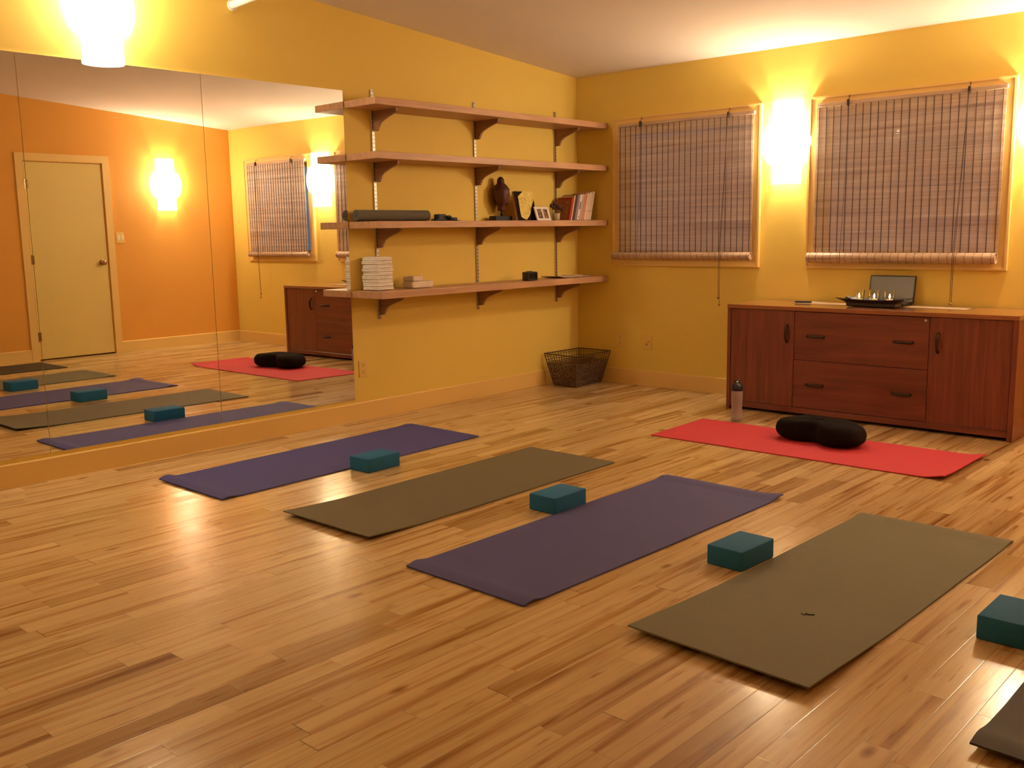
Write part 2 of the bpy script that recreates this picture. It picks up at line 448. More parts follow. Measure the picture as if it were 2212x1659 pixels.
b.prism([(RW, DY0 - 0.01, 0), (RW, DY0 - 0.01 - cw, 0), (RW, DY0 - 0.01 - cw, DZ + 0.01 + cw), (RW, DY0 - 0.01, DZ + 0.01)], (-0.016, 0, 0))
b.prism([(RW, DY1 + 0.01, 0), (RW, DY1 + 0.01 + cw, 0), (RW, DY1 + 0.01 + cw, DZ + 0.01 + cw), (RW, DY1 + 0.01, DZ + 0.01)], (-0.016, 0, 0))
b.prism([(RW, DY0 - 0.01, DZ + 0.01), (RW, DY0 - 0.01 - cw, DZ + 0.01 + cw), (RW, DY1 + 0.01 + cw, DZ + 0.01 + cw), (RW, DY1 + 0.01, DZ + 0.01)], (-0.016, 0, 0))
struct(b.build('trim_1', MT['trim']), 'yellow door casing')

# baseboards with an eased top edge
def bb(name, pts):
    b = MB()
    for (a, c, n) in pts:   # a->c along the wall, n = direction into the room
        a = Vector(a); c = Vector(c); n = Vector(n)
        prof = [a, a + n * 0.014, a + n * 0.014 + Vector((0, 0, 0.117)), a + n * 0.009 + Vector((0, 0, 0.124)), a + Vector((0, 0, 0.124))]
        b.prism(prof, c - a)
    return struct(b.build(name, MT['trim']))
bb('baseboard_left', [((0, 0, 0), (0, RY, 0), (1, 0, 0))])
bb('baseboard_back', [((0.014, 0, 0), (RW - 0.014, 0, 0), (0, -1, 0))])
bb('baseboard_right', [((RW, 0, 0), (RW, DY1 + 0.086, 0), (-1, 0, 0)), ((RW, DY0 - 0.086, 0), (RW, RY, 0), (-1, 0, 0))])

# windows
for wi, (x0, x1) in enumerate(WIN):
    w = MB()
    # jamb lining and sash
    ix0, ix1, iz0, iz1 = x0 + CW, x1 - CW, WZ0 + CW, WZ1 - CW
    for a in ((ix0, ix0 + 0.012, iz0, iz1), (ix1 - 0.012, ix1, iz0, iz1), (ix0 + 0.012, ix1 - 0.012, iz0, iz0 + 0.012), (ix0 + 0.012, ix1 - 0.012, iz1 - 0.012, iz1)):
        w.box(a[0], a[1], -0.002, 0.12, a[2], a[3])
    j = 0.012
    for a in ((ix0 + j, ix0 + j + 0.035, iz0 + j, iz1 - j), (ix1 - j - 0.035, ix1 - j, iz0 + j, iz1 - j), (ix0 + j + .035, ix1 - j - .035, iz0 + j, iz0 + j + 0.035), (ix0 + j + .035, ix1 - j - .035, iz1 - j - 0.035, iz1 - j)):
        w.box(a[0], a[1], 0.065, 0.10, a[2], a[3])
    wn = struct(w.build('window_%d' % (wi + 1), MT['trim']), ['smaller left window behind a woven blind', 'window above the cabinet behind a woven blind', 'window seen only in the mirror behind a woven blind'][wi])
    c = MB(); th = -0.02
    c.prism([(x0, 0, WZ1), (x1, 0, WZ1), (ix1, 0, iz1), (ix0, 0, iz1)], (0, th, 0))
    c.prism([(x1, 0, WZ1), (x1, 0, WZ0), (ix1, 0, iz0), (ix1, 0, iz1)], (0, th, 0))
    c.prism([(x1, 0, WZ0), (x0, 0, WZ0), (ix0, 0, iz0), (ix1, 0, iz0)], (0, th, 0))
    c.prism([(x0, 0, WZ0), (x0, 0, WZ1), (ix0, 0, iz1), (ix0, 0, iz0)], (0, th, 0))
    # raised outer bead
    for a in ((x0 - 0.004, x0 + 0.010, WZ0 - .004, WZ1 + .004), (x1 - 0.010, x1 + 0.004, WZ0 - .004, WZ1 + .004)):
        c.box(a[0], a[1], -0.027, 0, a[2], a[3])
    for a in ((WZ0 - 0.004, WZ0 + 0.010), (WZ1 - 0.010, WZ1 + 0.004)):
        c.box(x0 + .010, x1 - .010, -0.027, 0, a[0], a[1])
    c.build('window_frame', MT['trim'], wn)
    MB().box(ix0 + j + 0.03, ix1 - j - 0.03, 0.080, 0.084, iz0 + j + 0.03, iz1 - j - 0.03).build('pane', MT['glass'], wn)

# ================================================================ mirrors
MY, MWD = -2.436, 1.015
mlabels = ['wall mirror panel ending beside the wooden shelves, reflecting the red mat',
           'wall mirror panel second from the shelves, reflecting the yellow door and lit sconce',
           'wall mirror panel cut by the left edge of the photo, third from the shelves',
           'wall mirror panel farthest from the shelves, nearest the camera']
for i in range(4):
    y1 = MY - i * MWD - 0.0015; y0 = y1 - MWD + 0.003
    # the panel beside the shelves is bowed off the wall by almost 3 mm at its free edge
    b = MB(); nb = 80; bow = lambda s_: (0.0028 * s_ ** 4 if i == 0 else 0.0)
    F = [[b.bm.verts.new((0.0055 + bow(k / nb), y0 + (y1 - y0) * k / nb, z)) for z in (0.146, 2.177)] for k in range(nb + 1)]
    K = [[b.bm.verts.new((0.0005 + bow(k / nb), y0 + (y1 - y0) * k / nb, z)) for z in (0.146, 2.177)] for k in range(nb + 1)]
    for k in range(nb):
        b.bm.faces.new((F[k][0], F[k + 1][0], F[k + 1][1], F[k][1])); b.bm.faces.new((K[k][0], K[k][1], K[k + 1][1], K[k + 1][0]))
        b.bm.faces.new((F[k][0], K[k][0], K[k + 1][0], F[k + 1][0])); b.bm.faces.new((F[k][1], F[k + 1][1], K[k + 1][1], K[k][1]))
    for k in (0, nb): b.bm.faces.new((F[k][0], F[k][1], K[k][1], K[k][0]))
    o = smooth_by_angle(b.build('wall_mirror', MT['mirror']), 0.6)
    tag(o, mlabels[i], 'mirror', 'frameless mirror panels on the left wall')

# ================================================================ sconces
def make_sconce(label):
    t = thing('wall_sconce', label, 'wall lamp', group='lit opal glass wall sconces')
    MB().box(-0.06, 0.06, -0.02, 0, -0.12, 0.12, 0.004).build('back_plate', MT['metal'], t)
    R0 = 0.108
    b = MB(); n = 20
    def half(b, rx, ry, z0, z1, th, a0=0.0, a1=PI):
        outer = []; inner = []
        for k in range(n + 1):
            a = a0 + (a1 - a0) * k / n
            outer.append((rx * math.cos(a), -0.004 - ry * math.sin(a))); inner.append(((rx - th) * math.cos(a), -0.004 - (ry - th) * math.sin(a)))
        poly = outer + list(reversed(inner))
        vs0 = [b.bm.verts.new((x, y, z0)) for x, y in poly]; vs1 = [b.bm.verts.new((x, y, z1)) for x, y in poly]
        m = len(poly)
        for k in range(m): b.bm.faces.new((vs0[k], vs0[(k + 1) % m], vs1[(k + 1) % m], vs1[k]))
        for k in range(n):
            for vs in (vs0, vs1): b.bm.faces.new((vs[k], vs[k + 1], vs[m - 2 - k], vs[m - 1 - k]))
    half(b, R0, 0.10, -0.285, 0.285, 0.004)
    smooth_by_angle(b.build('glass_tube', MT['opal'], t))
    b = MB(); rows = []
    for q in range(13):
        s_ = q / 12 * 2 - 1; k_ = math.cos(s_ * PI / 2) ** 0.6
        rx, ry = 0.124 + 0.060 * k_, 0.110 + 0.030 * k_
        rows.append([b.bm.verts.new((rx * math.cos(PI * i / n), -0.004 - ry * math.sin(PI * i / n), s_ * 0.145)) for i in range(n + 1)])
    for A, B in zip(rows, rows[1:]):
        for i in range(n): b.bm.faces.new((A[i], A[i + 1], B[i + 1], B[i]))
    bmesh.ops.solidify(b.bm, geom=list(b.bm.faces), thickness=0.004)
    smooth_by_angle(b.build('glass_band', MT['opal'], t))
    b = MB(); b.lathe([(0.012, -0.055), (0.024, -0.040), (0.030, -0.015), (0.030, 0.015), (0.024, 0.040), (0.012, 0.055)], (0, -0.055, 0.05), 12)
    b.build('bulb', MT['bulb'], t, True)
    for z in (-0.11, 0.11): MB().tube([(0, -0.002, z), (0, -0.05, z)], 0.006, 8).build('socket_arm', MT['metal'], t)
    return t
sc = make_sconce('lit sconce on the back wall between the two blinds'); sc.location = (1.895, 0, 1.842)
for lab, loc, rz in (
    ('lit sconce cut by the right edge of the photo, right of the larger blind', (3.575, 0, 1.842), 0.0),
    ('lit sconce high above the mirrors on the left wall', (0, -4.015, 2.452), PI / 2),
    ('unseen lit sconce added on the left wall to brighten the foreground floor', (0, -6.55, 2.452), PI / 2),  # extra lamp out of view, added because the foreground floor was too dark
    ('lit sconce on the orange wall beside the door, seen in the mirror', (RW, -0.848, 1.842), -PI / 2)):
    o = copy_tree(sc); o.location = loc; o.rotation_euler = (0, 0, rz); o['label'] = lab

# white rod on the left wall near the ceiling
o = thing('wall_rod', 'white rod sticking out of the left wall near the ceiling', 'rod', (0, -3.215, 2.585))
MB().tube([(0.0, 0, 0.0), (0.05, 0.002, 0.004), (0.9, 0.03, 0.055)], 0.023, 16).build('rod', MT['white'], o, True)
MB().tube([(0.0005, 0, 0), (0.012, 0, 0.0)], 0.030, 16).build('flange', MT['white'], o)

# ================================================================ shelves
SHZ = [2.1097, 1.7758, 1.3374, 0.8825]
SD, SY0, SY1, STH = 0.3217, -2.432, -0.006, 0.045
STY = [-2.195, -1.2243, -0.2968]
prof = [(0.012, 0.0), (0.245, 0.0), (0.244, -0.015), (0.232, -0.025), (0.205, -0.033), (0.165, -0.045), (0.12, -0.060), (0.088, -0.074), (0.070, -0.088), (0.064, -0.098), (0.064, -0.106), (0.054, -0.110), (0.052, -0.122), (0.042, -0.129), (0.012, -0.129)]
slab = ['topmost oak wall shelf, empty, with brackets beneath', 'second oak wall shelf from the top, empty',
        'third oak wall shelf from the top, holding the rolled mat, statue and books', 'lowest oak wall shelf, holding the white towels and small clock']
for i, z in enumerate(SHZ):
    t = thing('wall_shelf', slab[i], 'shelf', (0, (SY0 + SY1) / 2, z), group='oak shelves on the left wall')
    hl = (SY1 - SY0) / 2
    MB().box(0.0125, SD, -hl, hl, -STH, 0, 0.003).build('board', MT['oak'], t)
    for y in STY:
        yy = y - (SY0 + SY1) / 2
        p = [(px, yy + 0.001, pz - STH) for px, pz in prof]
        MB().prism(p, (0, 0.018, 0)).build('bracket', MT['bracket'], t)
stl = ['slotted metal shelf standard nearest the mirror', 'slotted metal shelf standard in the middle', 'slotted metal shelf standard nearest the room corner']
for y, l in zip(STY, stl):
    o = MB().box(0, 0.0115, -0.0105, 0.0105, 0, 2.204 - 0.679).build('shelf_standard', MT['steel'], None, False, (0.0, y, 0.679))
    tag(o, l, 'shelf standard', 'metal shelf standards')

# ---------------------------------------------------------------- items on shelf 3
Z3 = SHZ[2]
t = thing('rolled_mat', 'grey green yoga mat rolled up on the third shelf', 'yoga mat', (0.064, -2.095, Z3))
L2 = 0.318; b = MB(); sp = []
for k in range(150):
    a = k / 149 * 2 * PI * 4.6; r = 0.008 + (0.040 - 0.008) * k / 149
    sp.append((r * math.cos(a + 0.6), r * math.sin(a + 0.6)))
t_ = 0.0052
for k in range(149):
    (x0_, z0_), (x1_, z1_) = sp[k], sp[k + 1]
    def inn(x, z):
        r = math.hypot(x, z); s_ = (r - t_) / r; return x * s_, z * s_
    a0 = inn(x0_, z0_); a1 = inn(x1_, z1_)
    q = [(x0_, z0_), (x1_, z1_), a1, a0]
    A = [b.bm.verts.new((x, -L2, z + 0.0405)) for x, z in q]; B = [b.bm.verts.new((x, L2, z + 0.0405)) for x, z in q]
    for i in range(4):
        if i in (1, 3) and not (k in (0, 148)): continue
        b.bm.faces.new((A[i], A[(i + 1) % 4], B[(i + 1) % 4], B[i]))
    b.bm.faces.new(A); b.bm.faces.new(list(reversed(B)))
bmesh.ops.remove_doubles(b.bm, verts=b.bm.verts, dist=1e-5)
b.build('mat_roll', MT['rollmat'], t)

# folded straps
t = thing('yoga_straps', 'black straps folded in a heap beside the rolled mat', 'strap', (0.11, -1.66, Z3))
b = MB()
for k in range(6):
    pts = []; a0 = random.uniform(-0.3, 0.3)
    for i in range(25):
        s_ = i / 24
        pts.append((0.035 * math.sin(s_ * 9 + k) + random.uniform(-.002, .002), -0.115 + 0.21 * s_ + 0.01 * k, 0.006 + k * 0.0065 * (1 - abs(2 * s_ - 0.75)) + 0.0))
    for i in range(24):
        p, q = Vector(pts[i]), Vector(pts[i + 1]); dd = (q - p).normalized(); sd = Vector((dd.y, -dd.x, 0)).normalized() * 0.017; up = Vector((0, 0, 0.0025))
        b.prism([p - sd - up, p + sd - up, p + sd + up, p - sd + up], q - p)
b.box(-0.025, 0.026, -0.085, 0.0, 0.0005, 0.050, 0.009, 3, mat=Matrix.Rotation(0.12, 4, 'Z')); b.box(-0.028, 0.024, -0.02, 0.055, 0.0005, 0.040, 0.008, 3, mat=Matrix.Rotation(-0.1, 4, 'Z')); b.box(-0.024, 0.024, 0.045, 0.115, 0.0005, 0.027, 0.007, 3)
b.build('strap_webbing', MT['cap'] if False else MT['black'], t)
MB().tube([(0.03, -0.075, 0.010), (0.036, -0.072, 0.016), (0.03, -0.066, 0.021), (0.024, -0.07, 0.015)], 0.0022, 6, True).build('buckle', MT['metal'], t)

# statue: carved head on a stem and black block
SX, SY_ = 0.078, -1.022
t = thing('head_statue', 'dark reddish carved head statue on a black block base', 'statue', (SX, SY_, Z3))
MB().box(-0.036, 0.036, -0.100, 0.080, 0.0, 0.038, 0.002).build('base', MT['black'], t)
MB().tube([(0, 0, 0.036), (0, 0, 0.085)], 0.009, 12).build('stem', MT['metal'] if False else MT['black'], t, True)
b = MB()
# head shell: rings of (z, halfwidth y, halfdepth x, forward offset)
hp = [(0.078, .027, .030, -.006), (0.092, .028, .032, -.005), (0.108, .029, .033, -.004), (0.118, .034, .040, .000), (0.130, .043, .050, .004), (0.145, .051, .057, .005), (0.165, .057, .061, .004),
      (0.188, .060, .064, .002), (0.21, .0625, .066, .0), (0.232, .062, .066, -.003), (0.25, .056, .060, -.006), (0.264, .047, .051, -.008), (0.276, .034, .038, -.010), (0.284, .028, .031, -.010),
      (0.296, .028, .030, -.010), (0.31, .026, .028, -.010), (0.322, .019, .021, -.010), (0.330, .008, .009, -.010)]
rings = []
for z, wy, wx, off in hp:
    rg = []
    for k in range(32):
        a = 2 * PI * k / 32
        x = off + wx * math.cos(a); y = wy * math.sin(a)
        f = max(0, math.cos(a))
        if 0.12 < z < 0.27:
            nose = math.exp(-((z - 0.178) / 0.022) ** 2) * math.exp(-(y / 0.011) ** 2) * f * 0.016
            brow = math.exp(-((z - 0.212) / 0.008) ** 2) * f * 0.005 * (1 if abs(y) > 0.006 else 0.4)
            eye = -math.exp(-((z - 0.198) / 0.008) ** 2) * math.exp(-((abs(y) - 0.026) / 0.014) ** 2) * f * 0.008
            lip = math.exp(-((z - 0.148) / 0.006) ** 2) * math.exp(-(y / 0.018) ** 2) * f * 0.007
            x += nose + brow + eye + lip
        rg.append(b.bm.verts.new((x, y, z)))
    rings.append(rg)
for A, B in zip(rings, rings[1:]):
    for k in range(32): b.bm.faces.new((A[k], A[(k + 1) % 32], B[(k + 1) % 32], B[k]))
b.bm.faces.new(list(reversed(rings[0]))); b.bm.faces.new(rings[-1])
hd = b.build('carved_head', MT['statue'], t, True)
hd.rotation_euler = (0, 0, -0.5)
for sgn in (-1, 1):
    MB().tube([(-0.004, sgn * 0.057, 0.215), (0.0, sgn * 0.060, 0.20), (-0.002, sgn * 0.059, 0.17), (-0.004, sgn * 0.056, 0.145), (-0.004, sgn * 0.051, 0.118)],
              [0.006, 0.009, 0.0075, 0.007, 0.006], 10).build('ear', MT['statue'], hd, True)
# hair line ridge
MB().tube([(0.062 * math.cos(a) + 0.0, 0.062 * math.sin(a), 0.232 + 0.014 * math.cos(a)) for a in [(-1.4 + 2.8 * k / 20) for k in range(21)]], 0.0028, 6).build('hair_band', MT['statue'], hd, True)

# painted canvas of a face, leaning on the wall side
def poly_part(name, pts, x, mat, parent, th=0.0006):
    return MB().prism([(x, p[0], p[1]) for p in pts], (th, 0, 0)).build(name, mat, parent)
t = thing('face_painting', 'small canvas painting of a yellow face with dark hair, leaning on the shelf', 'painting', (0.178, -0.838, Z3 + 0.0008))
t.rotation_euler = (0, math.radians(-11), 0)
c_y = plain('painted_yellow_skin', (0.72, 0.56, 0.13), 0.6, var=0.15, scale=25)
c_d = plain('painted_dark_hair', (0.022, 0.013, 0.010), 0.9, spec=0.1)
c_b = plain('painted_brown', (0.35, 0.2, 0.05), 0.6)
MB().box(-0.018, 0, -0.109, 0.109, 0.0, 0.226, 0.001, 1).build('canvas', plain('canvas_edge', (0.62, 0.36, 0.24), 0.8), t)
poly_part('hair_paint', [(-.1088, .001), (.1088, .001), (.1088, .2255), (-.1088, .2255)], 0.0, c_d, t)
fp = [(.46, 0), (.42, .035), (.30, .10), (.18, .18), (.19, .29), (.185, .53), (.187, .65), (.20, .85), (.22, .88), (.33, .93), (.465, .965), (.59, .88), (.71, .765), (.776, .65), (.81, .53), (.895, .41), (.95, .33), (1.0, .29), (1.0, 0)]
fq = lambda u, t_: (-.1088 + .2176 * u, .2255 * (1 - t_))
poly_part('face_paint', [fq(*q) for q in fp], 0.0007, c_y, t)
for nm, pts, r_ in (('brow_line', [(.21, .276), (.35, .245), (.473, .235), (.535, .28), (.60, .33)], .0018), ('eye_line', [(.26, .36), (.38, .325), (.50, .35), (.56, .40)], .0010),
                    ('eye_line', [(.30, .395), (.42, .42), (.56, .40)], .0012), ('brow_line', [(.86, .30), (.97, .265)], .0018), ('nose_line', [(.66, .43), (.74, .53), (.70, .60), (.66, .61)], .0010),
                    ('mouth_line', [(.47, .735), (.58, .75), (.66, .755)], .0013), ('forehead_dot', [(.742, .185), (.75, .185)], .0028)):
    MB().tube([(0.0016, *fq(*q)) for q in pts], r_, 6).build(nm, c_b, t)

# small double photo frame
t = thing('photo_frame', 'small white frame holding two tiny photos beside the face painting', 'photo frame', (0.232, -0.697, Z3 + 0.0005))
t.rotation_euler = (0, math.radians(-20), 0)
b = MB(); w2, h2 = 0.082, 0.112
for a in ((-w2, w2, 0, 0.018), (-w2, w2, h2 - 0.018, h2), (-w2, -w2 + 0.022, 0.018, h2 - 0.018), (w2 - 0.022, w2, 0.018, h2 - 0.018), (-0.009, 0.009, 0.018, h2 - 0.018)):
    b.box(-0.010, 0, a[0], a[1], a[2], a[3])
b.build('frame', plain('white_frame', (0.72, 0.66, 0.62), 0.5), t)
for (a, c) in ((-0.060, -0.009), (0.009, 0.060)):
    MB().box(-0.009, -0.006, a, c, 0.018, h2 - 0.018).build('photo', plain('photo_print', (0.22, 0.12, 0.07), 0.4, var=0.9, scale=45), t)
MB().prism([(-0.0105, -0.02, 0.07), (-0.0105, 0.02, 0.07), (-0.030, 0.02, 0.012), (-0.030, -0.02, 0.012)], (-0.003, 0, 0)).build('easel_leg', MT['black'], t)

# votive with candle + little clear votive + dried sprig
def cup(parent, r, h, th=0.0025, taper=1.0):
    b = MB(); b.lathe([(r * taper, 0), (r, h), (r - th, h), (r * taper - th, 0.004)], (0, 0, 0), 28, cap0=True, cap1=True)
    return smooth_by_angle(b.build('glass_cup', MT['cup'], parent))
t = thing('candle_jar', 'cream candle in a clear glass jar in front of the red book', 'candle', (0.20, -0.524, Z3 + 0.0004))
cup(t, 0.037, 0.082, taper=0.9); MB().lathe([(0.030, 0.005), (0.0325, 0.056)], n=24).build('wax', MT['wax'], t, True); MB().tube([(0, 0, 0.054), (0.001, 0, 0.064)], 0.0012, 6).build('wick', MT['black'], t)
t = thing('glass_votive', 'empty clear glass votive behind the white photo frame', 'glass', (0.12, -0.60, Z3 + 0.0004))
cup(t, 0.032, 0.075, taper=0.85)
t = thing('dried_flower', 'dark dried flower sprig standing between the glass jar and red book', 'dried flower', (0.135, -0.475, Z3 + 0.0004))
b = MB(); random.seed(3)
heads = [(0.01, 0.0, 0.135), (0.02, 0.025, 0.112), (0.015, 0.06, 0.098), (-0.01, -0.012, 0.118), (0.03, 0.075, 0.090)]
for h in heads: b.tube([(0, 0, 0.001), (h[0] * .4, h[1] * .3, h[2] * .6), h], [0.003, 0.0018, 0.0015], 6)
b.build('stem', MT['cushion'], t)
b = MB()
for h in heads:
    bb_ = bmesh.new(); bmesh.ops.create_icosphere(bb_, subdivisions=2, radius=0.016)
    for v in bb_.verts: v.co = v.co * (1 + 0.35 * noise.noise(v.co * 120 + Vector(h) * 50)) + Vector(h)
    b.merge(bb_)
b.build('flower_head', MT['statue'], t)

# books
random.seed(5)
BK = [(-.370, -.346, .176, .150, (0.34, 0.05, 0.03), 'thin dark red book, first in the leaning row, its cover facing the glass jar'),
      (-.344, -.331, .196, .13, (0.72, 0.50, 0.30), 'very thin cream book leaning right of the dark red book'),
      (-.329, -.300, .197, .13, (0.09, 0.045, 0.035), 'dark brown book between the thin cream and purple grey books'),
      (-.299, -.271, .199, .13, (0.27, 0.20, 0.22), 'purple grey book leaning against the first white book'),
      (-.270, -.241, .202, .13, (0.78, 0.66, 0.60), 'white book with a dark mark on its spine'),
      (-.240, -.211, .206, .12, (0.50, 0.38, 0.28), 'tan grey book left of the orange book'),
      (-.210, -.183, .214, .13, (0.68, 0.26, 0.14), 'orange book in the middle of the leaning row'),
      (-.181, -.150, .214, .13, (0.78, 0.60, 0.46), 'off white book directly right of the orange book'),
      (-.149, -.118, .221, .13, (0.76, 0.60, 0.46), 'off white book, next to last in the leaning row'),
      (-.117, -.085, .228, .13, (0.74, 0.57, 0.43), 'tallest off white book, last in the row against the corner wall')]
TH = math.radians(15.0)
for i, (ya, yb, h, dp, col, lab) in enumerate(BK):
    t = thing('book', lab, 'book', (0.205, yb, Z3 + 0.0006), group='books leaning at the corner end of the third shelf')
    t.rotation_euler = (-TH, 0, 0)
    w = (yb - ya) * math.cos(TH) - 0.0006; H = h / math.cos(TH)
    cm = plain('book_cover', col, 0.5, var=0.1, scale=60)
    b = MB(); c_ = 0.0016
    b.box(-dp, 0, -w, -w + c_, 0, H); b.box(-dp, 0, -c_, 0, 0, H); b.box(-0.002, 0, -w + c_, -c_, 0, H)
    cv = b.build('cover', cm, t)
    MB().box(-dp + 0.003, -0.0025, -w + c_ + 0.0002, -c_ - 0.0002, 0.002, H - 0.003).build('pages', MT['paper'], t)
    if i == 4:
        MB().box(0, 0.0004, -w * 0.65, -w * 0.25, H * 0.42, H * 0.72).build('spine_print', MT['statue'], cv)
        MB().box(0, 0.0004, -w * 0.6, -w * 0.35, H * 0.1, H * 0.16).build('spine_print', MT['statue'], cv)
    if i in (7, 8, 9):
        MB().box(0, 0.0004, -w * 0.62, -w * 0.4, H * 0.30, H * 0.34).build('spine_print', MT['statue'], cv)
    if i == 0:
        MB().box(-dp, 0.0003, -w - 0.0004, -w, H * 0.92, H).build('cover_band', plain('deep_red', (0.30, 0.012, 0.008), 0.5), cv)
        MB().box(-dp * 0.9, -dp * 0.15, -w - 0.0004, -w, H * 0.08, H * 0.85).build('cover_picture', plain('cover_print', (0.30, 0.10, 0.05), 0.5, var=0.4, scale=40), cv)

# ---------------------------------------------------------------- items on the lowest shelf
Z4 = SHZ[3] + 0.0004
def folded(name, parent, x0, x1, y0, y1, z0, z1, mat, seed, amp=0.004):
    """a folded cloth: rounded fold bulging at the sides, soft sag"""
    random.seed(seed)
    b = MB(); nr = 16 if amp > 0.0035 else 8
    h = (z1 - z0) / 2; zc = (z0 + z1) / 2; ringl = []
    # closed shell as superellipse cross sections around the perimeter
    per = []
    for k in range(64):
        a = 2 * PI * k / 64
        c, s_ = math.cos(a), math.sin(a)
        ex = 0.22
        per.append((math.copysign(abs(c) ** ex, c), math.copysign(abs(s_) ** ex, s_)))
    rings = []
    for j in range(nr + 1):
        ph = -PI / 2 + PI * j / nr
        if amp > 0.0035:      # each towel shows two soft folds at its edge
            zz = -1 + 2 * j / nr; rr = 1 - 0.085 * (1 - abs(math.sin(PI * zz)) ** 0.5)
        else:
            rr = 1 - 0.05 * (1 - math.cos(ph)); zz = math.sin(ph)
            zz = math.copysign(abs(zz) ** 0.8, zz)
        rg = []
        for (px, py) in per:
            x = (x0 + x1) / 2 + px * (x1 - x0) / 2 * rr; y = (y0 + y1) / 2 + py * (y1 - y0) / 2 * rr
            q = Vector((x * 22, y * 22, seed * 3.1))
            x += noise.noise(q) * amp; y += noise.noise(q + Vector((9, 3, 1))) * amp
            sag = noise.noise(Vector((x * 16, y * 16, 3.7))) * (amp * 1.1 if amp < 0.0035 else 0.0045)
            rg.append(b.bm.verts.new((x, y, zc + zz * h + sag)))
        rings.append(rg)
    for A, B in zip(rings, rings[1:]):
        for k in range(64): b.bm.faces.new((A[k], A[(k + 1) % 64], B[(k + 1) % 64], B[k]))
    b.bm.faces.new(list(reversed(rings[0]))); b.bm.faces.new(rings[-1])
    return b.build(name, mat, parent, True)
nT = 9
words = ['bottom', 'second', 'third', 'fourth', 'fifth (middle)', 'sixth', 'seventh', 'eighth', 'topmost']
for k in range(nT):
    hh = 0.0243
    o = folded('folded_towel', None, 0.012 + random.uniform(0, .006), 0.185 + random.uniform(-.006, .004), -2.352 + random.uniform(-.006, .006), -2.208 + random.uniform(-.004, .006),
               Z4 + 0.0045 + k * hh, Z4 + 0.0045 + (k + 1) * hh - 0.0016, MT['towel'], 20 + k, 0.0045)
    lab = {0: 'folded white towel at the bottom of the tall stack on the lowest shelf', 8: 'folded white towel on top of the tall stack on the lowest shelf'}.get(k, 'folded white towel, %s from the bottom of the tall towel stack' % words[k].replace(' (middle)', ''))
    tag(o, lab, 'towel', 'white towels stacked on the lowest shelf')
o = folded('folded_cloth', None, 0.085, 0.195, -2.055, -1.85, Z4 + 0.003, Z4 + 0.047, MT['cloth'], 41, 0.003)
tag(o, 'cream folded cloth lying on the lowest shelf right of the towel stack', 'cloth', 'cream folded cloths')
o = folded('folded_cloth', None, 0.08, 0.19, -2.045, -1.945, Z4 + 0.050, Z4 + 0.082, MT['cloth'], 43, 0.003)
tag(o, 'smaller cream folded cloth on top of the other cream cloth', 'cloth', 'cream folded cloths')

t = thing('desk_clock', 'small black desk clock on the lowest shelf', 'clock', (0.22, -0.867, Z4))
b = MB()
for a in ((-0.030, 0.022, -0.057, 0.057, 0.0, 0.066),): b.box(*a, 0.004)
for a in ((-0.057, -0.047, 0.003, 0.063), (0.047, 0.057, 0.003, 0.063), (-0.047, 0.047, 0.003, 0.014), (-0.047, 0.047, 0.054, 0.063)): b.box(0.022, 0.030, a[0], a[1], a[2], a[3], 0.001, 1)
b.build('case', plain('black_plastic', (0.035, 0.026, 0.022), 0.4), t)
MB().box(0.022, 0.0235, -0.0465, 0.0465, 0.0145, 0.0535).build('display', plain('dark_display', (0.01, 0.009, 0.008), 0.15), t)
MB().box(-0.02, 0.01, -0.025, 0.02, 0.0655, 0.071, 0.002).build('button', MT['black'], t)

t = thing('magazine', 'thin magazine with curled edges near the corner of the lowest shelf', 'magazine', (0.15, -0.40, Z4))
b = MB(); g = []
nu, nv = 6, 14
for i in range(nu + 1):
    for j in range(nv + 1):
        u, v = i / nu * 2 - 1, j / nv * 2 - 1
        g.append((u * 0.10, v * 0.14, 0.004 + 0.012 * abs(v) ** 3 + 0.003 * (u * 0.5 + 0.5)))
T_ = [b.bm.verts.new(p) for p in g]; B_ = [b.bm.verts.new((p[0], p[1], p[2] - 0.003)) for p in g]
idx = lambda i, j: i * (nv + 1) + j
for i in range(nu):
    for j in range(nv):
        b.bm.faces.new((T_[idx(i, j)], T_[idx(i + 1, j)], T_[idx(i + 1, j + 1)], T_[idx(i, j + 1)]))
        b.bm.faces.new((B_[idx(i, j)], B_[idx(i, j + 1)], B_[idx(i + 1, j + 1)], B_[idx(i + 1, j)]))
for i in range(nu):
    for j in (0, nv): b.bm.faces.new((T_[idx(i, j)], T_[idx(i + 1, j)], B_[idx(i + 1, j)], B_[idx(i, j)]))
for j in range(nv):
    for i in (0, nu): b.bm.faces.new((T_[idx(i, j)], T_[idx(i, j + 1)], B_[idx(i, j + 1)], B_[idx(i, j)]))
b.build('pages', MT['paper'], t)
t = thing('paper_stack', 'small pale papers lying at the corner end of the lowest shelf', 'papers', (0.12, -0.14, Z4))
b = MB(); b.box(-0.07, 0.07, -0.08, 0.08, 0, 0.004); b.box(-0.05, 0.08, -0.06, 0.09, 0.0042, 0.008, mat=Matrix.Rotation(0.3, 4, 'Z'))
b.build('sheets', MT['paper'], t)

